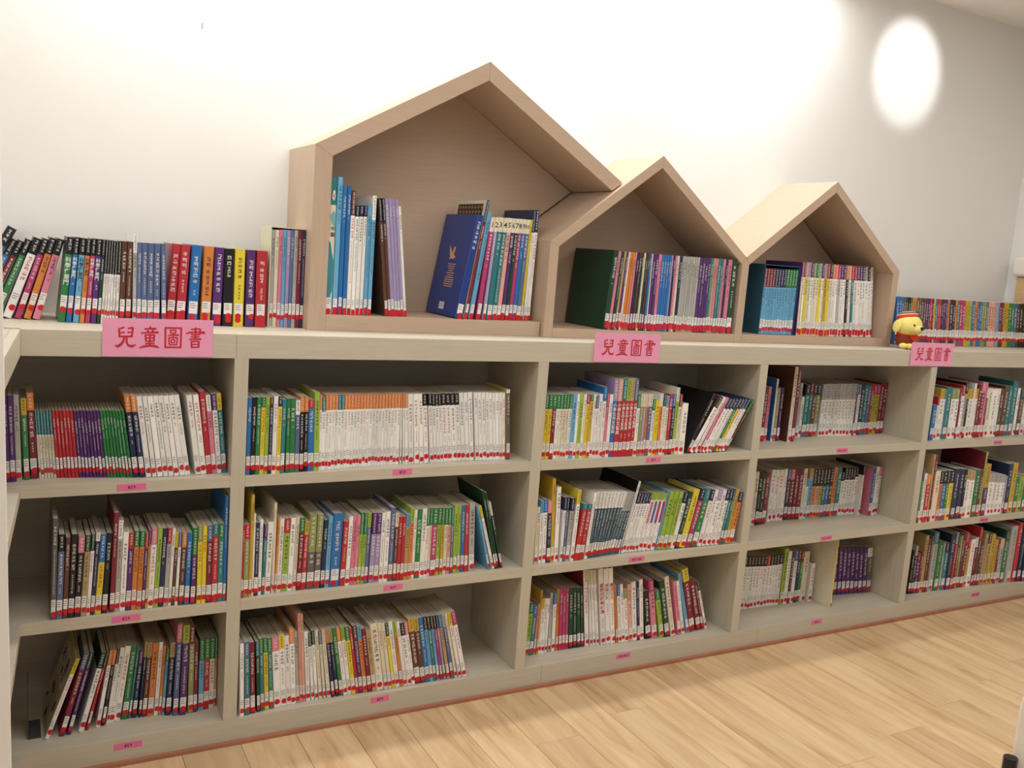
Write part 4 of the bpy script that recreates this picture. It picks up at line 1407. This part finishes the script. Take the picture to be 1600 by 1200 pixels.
    zt = h*(1-b['fr'])-0.006 if b['top'] else h-rnd.uniform(0.016, 0.03)
    if any(x in ('h1', 'h2', 'h3') for x in b['ex']): zt = h-0.055; tc = hexc('b82030')
    gs = min(w*0.62, 0.0135); y = -0.00018
    text = None
    for x in b['ex']:
        if x == 't': text = TITLES[b['run']]
        elif x in TITLES: text = TITLES[x]
    if b['run'] == 'b3r1' and 't' in b['ex']: gs = min(w*0.78, 0.0165)
    if b['run'] == 'counter_science' and 't' in b['ex']: gs = min(w*0.8, 0.0145)
    if any(x in ('h1', 'h2', 'h3') for x in b['ex']): gs = min(w*0.74, 0.0160)
    zend = lz1+0.006; z = zt-gs*0.6
    if text:
        for ch in text:
            put_char(ti, ch, 0, z, gs, y, tc); z -= gs*1.12
    else:
        nch = rnd.randint(4, 8)
        for _ in range(nch):
            if z < zend+gs: break
            put_mark(ti, 0, z, gs, y, tc, rnd); z -= gs*1.14
    z -= gs*0.8; g2 = gs*0.55
    while z > zend+g2 and rnd.random() < 0.9:
        put_mark(ti, 0, z, g2, y, tc, rnd); z -= g2*1.2
    if b['top']:
        c2 = (0.04, 0.04, 0.04) if b['top'] in LIGHT and b['top'] not in 'OPF' else (0.86, 0.85, 0.82)
        num = [x[1:] for x in b['ex'] if x[0] == 'n' and x[1:].isdigit()]
        if num: put_line(ti, num[0], 0, h*0.93, 0.017 if len(num[0]) == 1 else 0.014, y, (0.03, 0.03, 0.03))
        else:
            g3 = min(w*0.5, h*b['fr']*0.2); z = h-g3*1.1
            while z > h*(1-b['fr'])+g3*0.8:
                put_mark(ti, 0, z, g3, y, c2, rnd); z -= g3*1.2
    ov = [x[1] for x in b['ex'] if x[0] == 'o' and len(x) == 2]
    if ov:
        oc = hexc(PAL[ov[0]]); rx = w*0.36; n_ = 10
        Pv = [(rx*math.cos(k*math.pi/n_), 0.14+0.035*(1 if k <= n_ else -1)+rx*math.sin(k*math.pi/n_)) for k in range(2*n_)]
        ti.face([(p[0], y*0.6, p[1]) for p in Pv], 0, oc)
    return cov, pg, st, dt, ti

BOOKS = parse()
rest = MB(); MI = dict(cover=0, paper=1, sticker=2, dot=3, ink=4)
for i, b in enumerate(BOOKS):
    rnd = random.Random(1000+i)
    cov, pg, st, dt, ti = book_parts(b, rnd)
    th = math.radians(b['lean']); c, s = math.cos(th), math.sin(th)
    zz = b['z']+0.0004
    if b['lean'] > 0: loc = (b['x']-b['w']/2*c, b['y'], zz+b['w']/2*s)
    else: loc = (b['x']+b['w']/2*c, b['y'], zz-b['w']/2*s)
    if b['solo']:
        o = empty('picture_book' if b['h'] > 0.27 and b['d'] > 0.18 else 'book', loc); o.rotation_euler = (0, th, 0)
        b['obj'] = o
        b['cov'] = cov.build('cover', M['cover'], o, col=True)
        pg.build('pages', M['paper'], o)
        st.build('call_number_sticker', M['sticker'], o, col=True)
        dt.build('dot_sticker', M['dot'], o)
        if ti.v: ti.build('title', M['ink'], o, col=True)
    else:
        mtx = Matrix.Translation(loc) @ Matrix.Rotation(th, 4, 'Y')
        for mb, mi in ((cov, 0), (pg, 1), (st, 2), (dt, 3), (ti, 4)):
            mb.m = [mi]*len(mb.f); rest.add(mb, mtx)
ro = rest.build('small_books', [M['cover'], M['paper'], M['sticker'], M['dot'], M['ink']], col=True)
tag(ro, 'the many slimmer books packed upright between the larger ones on all shelves', 'books', kind='stuff')

# labels: look, then neighbours, then place
def desc(b):
    s = ''
    if b['w'] > 0.021: s = 'thick '
    elif b['w'] < 0.0085: s = 'slim '
    if b['h'] > 0.25 and not b['run'].startswith('h') and b['run'] != 'boxset': s += 'tall '
    s += WORD[b['body']]+' book'
    if b['top']: s += ' with %s top' % WORD[b['top']]
    return s
by = {}
for i, b in enumerate(BOOKS): by.setdefault(place_of(b['run']), []).append(b)
for pl, lst in by.items():
    cnt = {}
    for b in lst: cnt[desc(b)] = cnt.get(desc(b), 0)+1
    labs = {}
    for j, b in enumerate(lst):
        if not b['solo']: continue
        d_ = desc(b)
        same = [k for k in (j-1, j+1) if 0 <= k < len(lst) and lst[k]['body'] == b['body'] and lst[k]['top'] == b['top']]
        if cnt[d_] == 1: lb = '%s, %s' % (d_, pl)
        elif same: lb = '%s among alike ones, %s' % (d_, pl)
        else:
            l = WORD[lst[j-1]['body']] if j else None; r = WORD[lst[j+1]['body']] if j+1 < len(lst) else None
            nb = 'between %s and %s ones' % (l, r) if l and r else 'next to a %s one' % (l or r)
            lb = '%s %s, %s' % (d_, nb, pl)
        b['obj']['label'] = lb; b['obj']['category'] = 'book'; b['obj']['group'] = 'books '+pl
# prints on the covers that face the viewer ---------------------------------------------------------
def find(run, k): return [b for b in BOOKS if b['run'] == run][k]
def side_print(b, build, name='cover_print'):
    """print on the left board (x = -w/2) of a book; u runs from the spine to the fore edge, v upwards"""
    if not b['solo']: return
    mb = MB(); build(mb, lambda u, v: (-b['w']/2-0.0002, u*b['d'], v*b['h']))
    mb.build(name, M['ink'], b['obj'], col=True)['kind'] = 'stuff'
def rect(mb, f, u0, u1, v0, v1, col): mb.face([f(u1, v0), f(u0, v0), f(u0, v1), f(u1, v1)], 0, col)
def blue_back(mb, f):
    g = hexc('e0b070')
    for P in ([(0.46, 0.56), (0.40, 0.60), (0.34, 0.70), (0.47, 0.615)], [(0.47, 0.615), (0.50, 0.68), (0.56, 0.67), (0.53, 0.60)], [(0.54, 0.555), (0.46, 0.56), (0.47, 0.615), (0.53, 0.60), (0.60, 0.575)], [(0.46, 0.56), (0.42, 0.545), (0.40, 0.56), (0.44, 0.575)]):
        mb.face([f(1-u, v) for u, v in P], 0, g)
    for k in range(11):
        hw = (0.13, 0.11, 0.09, 0.07, 0.12, 0.10, 0.14, 0.15, 0.14, 0.15, 0.13)[k]
        rect(mb, f, 0.46-hw, 0.46+hw, 0.50-k*0.022, 0.508-k*0.022, g)
    rect(mb, f, 0.44, 0.60, 0.055, 0.125, (0.85, 0.85, 0.82))
    for k in range(9): rect(mb, f, 0.455+k*0.0155, 0.455+k*0.0155+(0.009 if k % 3 else 0.005), 0.072, 0.118, (0.03, 0.03, 0.03))
side_print(find('h1_leanright', 0), blue_back)
def gold_pattern(mb, f):
    rect(mb, f, 0.0, 1.0, 0.0, 1.0, (0.72, 0.69, 0.62))
    mb2 = lambda u, v: (f(u, v)[0]-0.0002, f(u, v)[1], f(u, v)[2])
    rect(mb, mb2, 0.08, 0.92, 0.62, 0.97, hexc('2c1c14'))
    mb3 = lambda u, v: (f(u, v)[0]-0.0004, f(u, v)[1], f(u, v)[2])
    for i in range(16):
        for j in range(8):
            u = 0.10+i*0.052; v = 0.635+j*0.041
            mb.face([mb3(u+0.026, v), mb3(u, v+0.02), mb3(u+0.026, v+0.04), mb3(u+0.052, v+0.02)][::-1] if (i+j) % 2 else [mb3(u+0.026, v+0.012), mb3(u+0.014, v+0.02), mb3(u+0.026, v+0.028), mb3(u+0.038, v+0.02)][::-1], 0, hexc('b08850'))
side_print(find('h1_leanright', 1), gold_pattern)
def story_cover(mb, f):
    rect(mb, f, 0.0, 1.0, 0.0, 1.0, hexc('c8b890'))
    g = lambda u, v: (f(u, v)[0]-0.0002, f(u, v)[1], f(u, v)[2])
    P = [(0.12, 0.55), (0.30, 0.50), (0.55, 0.53), (0.80, 0.50), (0.92, 0.62), (0.90, 0.85), (0.70, 0.93), (0.40, 0.90), (0.15, 0.88), (0.08, 0.70)]
    mb.face([g(u, v) for u, v in P][::-1], 0, hexc('e4dcc8'))
    def put(ch, u, v, s, col):
        vv, ff, w_ = glyph(ch); h_ = find('b1r3', 0)
        mb.quads([tuple(a-(0.0003 if k == 0 else 0) for k, a in enumerate(g(u-p[0]*s*h_['h']/h_['d'], v+p[1]*s))) for p in vv], ff, 0, col)
    for ch, u, s in (('米', 0.78, 0.20), ('小', 0.54, 0.13), ('圈', 0.30, 0.17)): put(ch, u, 0.77, s, (0.03, 0.025, 0.02))
    for ch, u in (('上', 0.72), ('學', 0.52), ('記', 0.32)): put(ch, u, 0.615, 0.12, hexc('6a3838'))
    for P in ([(0.45, 0.36), (0.70, 0.42), (0.82, 0.36), (0.62, 0.30)], [(0.15, 0.40), (0.25, 0.34), (0.22, 0.24), (0.12, 0.30)], [(0.78, 0.22), (0.90, 0.20), (0.94, 0.12), (0.84, 0.14)], [(0.45, 0.12), (0.58, 0.16), (0.62, 0.05), (0.50, 0.03)]):
        mb.face([g(u, v) for u, v in P], 0, (0.04, 0.04, 0.04))
side_print(find('b1r3', 0), story_cover)
def map_spine(b):
    mb = MB(); w, h = b['w'], b['h']; y = -0.00016; c = hexc('3c8c98'); R_ = lambda P, col: mb.face([(u*w, y, v*h) for u, v in P], 0, col)
    R_([(-0.45, 0.10), (0.10, 0.12), (0.42, 0.18), (0.42, 0.40), (0.10, 0.46), (-0.1, 0.52), (-0.45, 0.55)], c)
    R_([(-0.1, 0.66), (0.42, 0.64), (0.42, 0.74), (0.1, 0.76), (-0.45, 0.72)], hexc('7cb4b8'))
    R_([(-0.2, 0.85), (0.1, 0.83), (0.3, 0.86), (0.2, 0.91), (-0.1, 0.90)], hexc('f0e4d0'))
    R_([(-0.05, 0.86), (0.15, 0.85), (0.12, 0.89)], hexc('e08070'))
    mb.build('spine_picture', M['ink'], b['obj'], col=True)['kind'] = 'stuff'
    t2 = MB()
    for ch, z in (('地', 0.63), ('圖', 0.585)): put_char(t2, ch, 0.1*w, z*h, 0.0125, -0.0003, (0.04, 0.035, 0.03))
    t2.build('map_title', M['ink'], b['obj'], col=True)
b_ = find('h1_left', 0)
if b_['solo']:
    for ch in list(b_['obj'].children):
        if ch.name.startswith('title'): bpy.data.objects.remove(ch)
    map_spine(b_)
# a paper slip standing out of a countertop book ----------------------------------------------------
# slipcases ----------------------------------------------------------------------------------------
def slipcase(x0, x1, y0, y1, z0, z1, m, label, t=0.003, extra=None):
    b = MB()
    b.box(x0, x0+t, y0, y1, z0, z1); b.box(x1-t, x1, y0, y1, z0, z1)
    b.box(x0+t, x1-t, y0+0.002, y1, z0, z0+t*0.6); b.box(x0+t, x1-t, y0+0.002, y1, z1-t, z1); b.box(x0+t, x1-t, y1-t, y1, z0+t*0.6, z1-t)
    o = b.build('slipcase', m); tag(o, label, 'slipcase'); return o
L_ = [b for b in BOOKS if b['run'] == 'boxset']
slipcase(L_[0]['x']-0.0042, L_[-1]['x']+L_[-1]['w']+0.0042, L_[0]['y']-0.004, max(b['y']+b['d'] for b in L_)+0.008, 1.1502, 1.1504+max(b['h'] for b in L_)+0.005, M['slip_cream'], 'open cream cardboard slipcase filled with pastel books beside the large house')
L_ = [b for b in BOOKS if b['run'] == 'h3_box']
slipcase(L_[0]['x']-0.0042, L_[-1]['x']+L_[-1]['w']+0.0042, min(b['y'] for b in L_)-0.003, max(b['y']+b['d'] for b in L_)+0.004, 1.1802, 1.1804+max(b['h'] for b in L_)+0.012, M['slip_teal'], 'dark teal slipcase of sky-blue books in the house by the toy dog')

# bookends -----------------------------------------------------------------------------------------
def bookend(x, y, z, h, label, lean=0.0):
    t = empty('bookend', (x, y, z)); t.rotation_euler = (0, 0, math.radians(lean))
    b = MB(); w = 0.10; n = 8
    P = [(0, 0), (w, 0), (w, h*0.8)]+[(w/2+w/2*math.cos(k*math.pi/n), h*0.8+h*0.2*math.sin(k*math.pi/n)) for k in range(1, n)]+[(0, h*0.8)]
    b.quads([(-0.0008, p[0], p[1]) for p in P]+[(0.0008, p[0], p[1]) for p in P], [tuple(range(len(P)))[::-1], tuple(range(len(P), 2*len(P)))]+[(i, (i+1) % len(P), (i+1) % len(P)+len(P), i+len(P)) for i in range(len(P))])
    b.build('upright_plate', M['metal'], t)
    bx('base_plate', 0.001, 0.030, 0, w, 0, 0.0012, M['metal'], t)
    tag(t, label, 'bookend')
bookend(-0.476, 0.075, BT+0.0005, 0.16, 'dark metal bookend on the bottom shelf beside the white pillar')

# toy dog ------------------------------------------------------------------------------------------
def ball(name, c, r, m, parent, seg=20, rings=12, rot=None, fn=None):
    b = MB(); V = []; F = []
    for i in range(rings+1):
        a = math.pi*i/rings
        for j in range(seg):
            t = 2*math.pi*j/seg
            p = Vector((math.sin(a)*math.cos(t), math.sin(a)*math.sin(t), math.cos(a)))
            if fn: p = fn(p)
            p = Vector((p.x*r[0], p.y*r[1], p.z*r[2]))
            if rot: p = rot @ p
            V.append((p.x+c[0], p.y+c[1], p.z+c[2]))
    for i in range(rings):
        for j in range(seg): F.append((i*seg+j, (i+1)*seg+j, (i+1)*seg+(j+1) % seg, i*seg+(j+1) % seg))
    b.quads(V, F); return b.build(name, m, parent, smooth=True)
dog = tag(empty('toy_dog', (2.690, 0.066, TOP+0.0003), math.radians(-90)), 'small yellow plush dog in an orange cap and brown jumper on the countertop', 'soft toy')
# local frame: -x... the dog looks along +x, y to its left
Ry = lambda d: Matrix.Rotation(math.radians(d), 3, 'Y'); Rx = lambda d: Matrix.Rotation(math.radians(d), 3, 'X'); Rz = lambda d: Matrix.Rotation(math.radians(d), 3, 'Z')
ball('body', (-0.006, 0, 0.040), (0.040, 0.042, 0.040), M['plush_brown'], dog)
head = ball('head', (0.002, 0, 0.094), (0.050, 0.054, 0.046), M['plush'], dog, 24, 16, fn=lambda p: Vector((p.x+(0.16 if p.x > 0 else 0)*max(0, 1-abs(p.z+0.35)*1.6)*p.x, p.y, p.z)))
ball('muzzle', (0.046, 0, 0.082), (0.020, 0.025, 0.018), M['plush'], dog)
ball('nose', (0.066, 0, 0.088), (0.007, 0.009, 0.0075), M['black'], dog, 12, 8)
for s in (-1, 1):
    ball('eye', (0.046, s*0.024, 0.098), (0.0040, 0.0052, 0.0056), M['black'], dog, 12, 8)
    ball('ear', (-0.012, s*0.054, 0.090), (0.020, 0.008, 0.026), M['plush'], dog, 16, 10, rot=Rx(s*10))
    ball('front_paw', (0.032, s*0.019, 0.0125), (0.020, 0.0155, 0.0122), M['plush'], dog, 14, 10)
    ball('hind_paw', (0.016, s*0.036, 0.0125), (0.020, 0.014, 0.0122), M['plush'], dog, 14, 10)
ball('tail', (-0.046, 0, 0.022), (0.012, 0.008, 0.008), M['plush'], dog, 12, 8)
# scarf: a ring and a triangle on the chest
b = MB(); n = 24
for i in range(n):
    for j in range(6):
        pass
V = []; F = []
for i in range(n):
    a = 2*math.pi*i/n
    for j in range(8):
        q = 2*math.pi*j/8
        rr = 0.034+0.006*math.cos(q)
        V.append((rr*math.cos(a)-0.004, rr*math.sin(a), 0.060+0.006*math.sin(q)))
for i in range(n):
    for j in range(8): F.append((i*8+j, ((i+1) % n)*8+j, ((i+1) % n)*8+(j+1) % 8, i*8+(j+1) % 8))
b.quads(V, F)
scarf = b.build('scarf', M['plush_red'], dog, smooth=True)
b = MB()
b.quads([(0.031, -0.026, 0.060), (0.031, 0.026, 0.060), (0.042, 0, 0.026), (0.027, -0.026, 0.060), (0.027, 0.026, 0.060), (0.037, 0, 0.026)], [(0, 2, 1), (3, 4, 5), (0, 1, 4, 3), (1, 2, 5, 4), (2, 0, 3, 5)])
b.build('scarf_point', M['plush_red'], scarf)
cap = ball('cap', (-0.010, 0.0, 0.128), (0.040, 0.042, 0.024), M['plush_red'], dog, 24, 12, rot=Ry(-12), fn=lambda p: Vector((p.x, p.y, max(p.z, -0.25))))
for r_, z_, m_ in ((0.0385, 0.1370, M['felt_white']), (0.0335, 0.1425, M['black']), (0.0300, 0.1450, M['felt_white'])):
    b = MB(); V = []; F = []
    for i in range(28):
        a = 2*math.pi*i/28
        for dr, dz in ((0.0012, -0.0015), (0.0012, 0.0015), (-0.002, 0.0020), (-0.002, -0.002)):
            p = Ry(-12) @ Vector(((r_+dr)*math.cos(a), (r_+dr)*1.05*math.sin(a), z_-0.128+dz)); V.append((p.x-0.010, p.y, p.z+0.128))
    for i in range(28):
        for j in range(4): F.append((i*4+j, ((i+1) % 28)*4+j, ((i+1) % 28)*4+(j+1) % 4, i*4+(j+1) % 4))
    b.quads(V, F); b.build('cap_band', m_, cap)

# white child's chair in the foreground: only the edge of its rounded back reaches the picture -----
ch = tag(empty('child_chair', (1.743, -1.348, 0), math.radians(-60.6)), 'low white child chair with a rounded back and black legs on the floor', 'chair')
def shell(name, W_, H_, r, n, place, m, th=0.014):
    P = []
    for cx, cz, a0 in ((W_/2-r, r, -90), (W_/2-r, H_-r, 0), (-W_/2+r, H_-r, 90), (-W_/2+r, r, 180)):
        for k in range(n+1):
            a = math.radians(a0+90*k/n); P.append((cx+r*math.cos(a), cz+r*math.sin(a)))
    b = MB(); N_ = len(P)
    b.quads([place(p[0], p[1], 0) for p in P]+[place(p[0], p[1], th) for p in P], [tuple(range(N_)), tuple(range(2*N_-1, N_-1, -1))]+[(i, i+N_, (i+1) % N_+N_, (i+1) % N_) for i in range(N_)])
    return bev(b.build(name, m, ch), 0.005, 3)
shell('backrest', 0.34, 0.38, 0.14, 10, lambda a, c, t: (a, t, 0.16+c), M['white_plastic'])
shell('seat', 0.34, 0.32, 0.08, 6, lambda a, c, t: (a, 0.016+c, 0.27+t), M['white_plastic'])
for sx in (-1, 1):
    for y0 in (-0.018, 0.29):
        b = MB(); n = 10; V = []
        sxx = sx*(0.172 if y0 < 0 else 0.13)
        for zz_ in (0.012, 0.280 if y0 < 0 else 0.269):
            for k in range(n): V.append((sxx+0.0165*math.cos(2*math.pi*k/n), y0+0.0165*math.sin(2*math.pi*k/n), zz_))
        b.quads(V, [(k, (k+1) % n, (k+1) % n+n, k+n) for k in range(n)]+[tuple(range(n))[::-1], tuple(range(n, 2*n))])
        lg = b.build('leg', M['black'], ch)
        b = MB(); b.box(sxx-0.02, sxx+0.02, y0-0.02, y0+0.02, 0.0003, 0.014); b.build('foot_cap', M['metal'], lg)
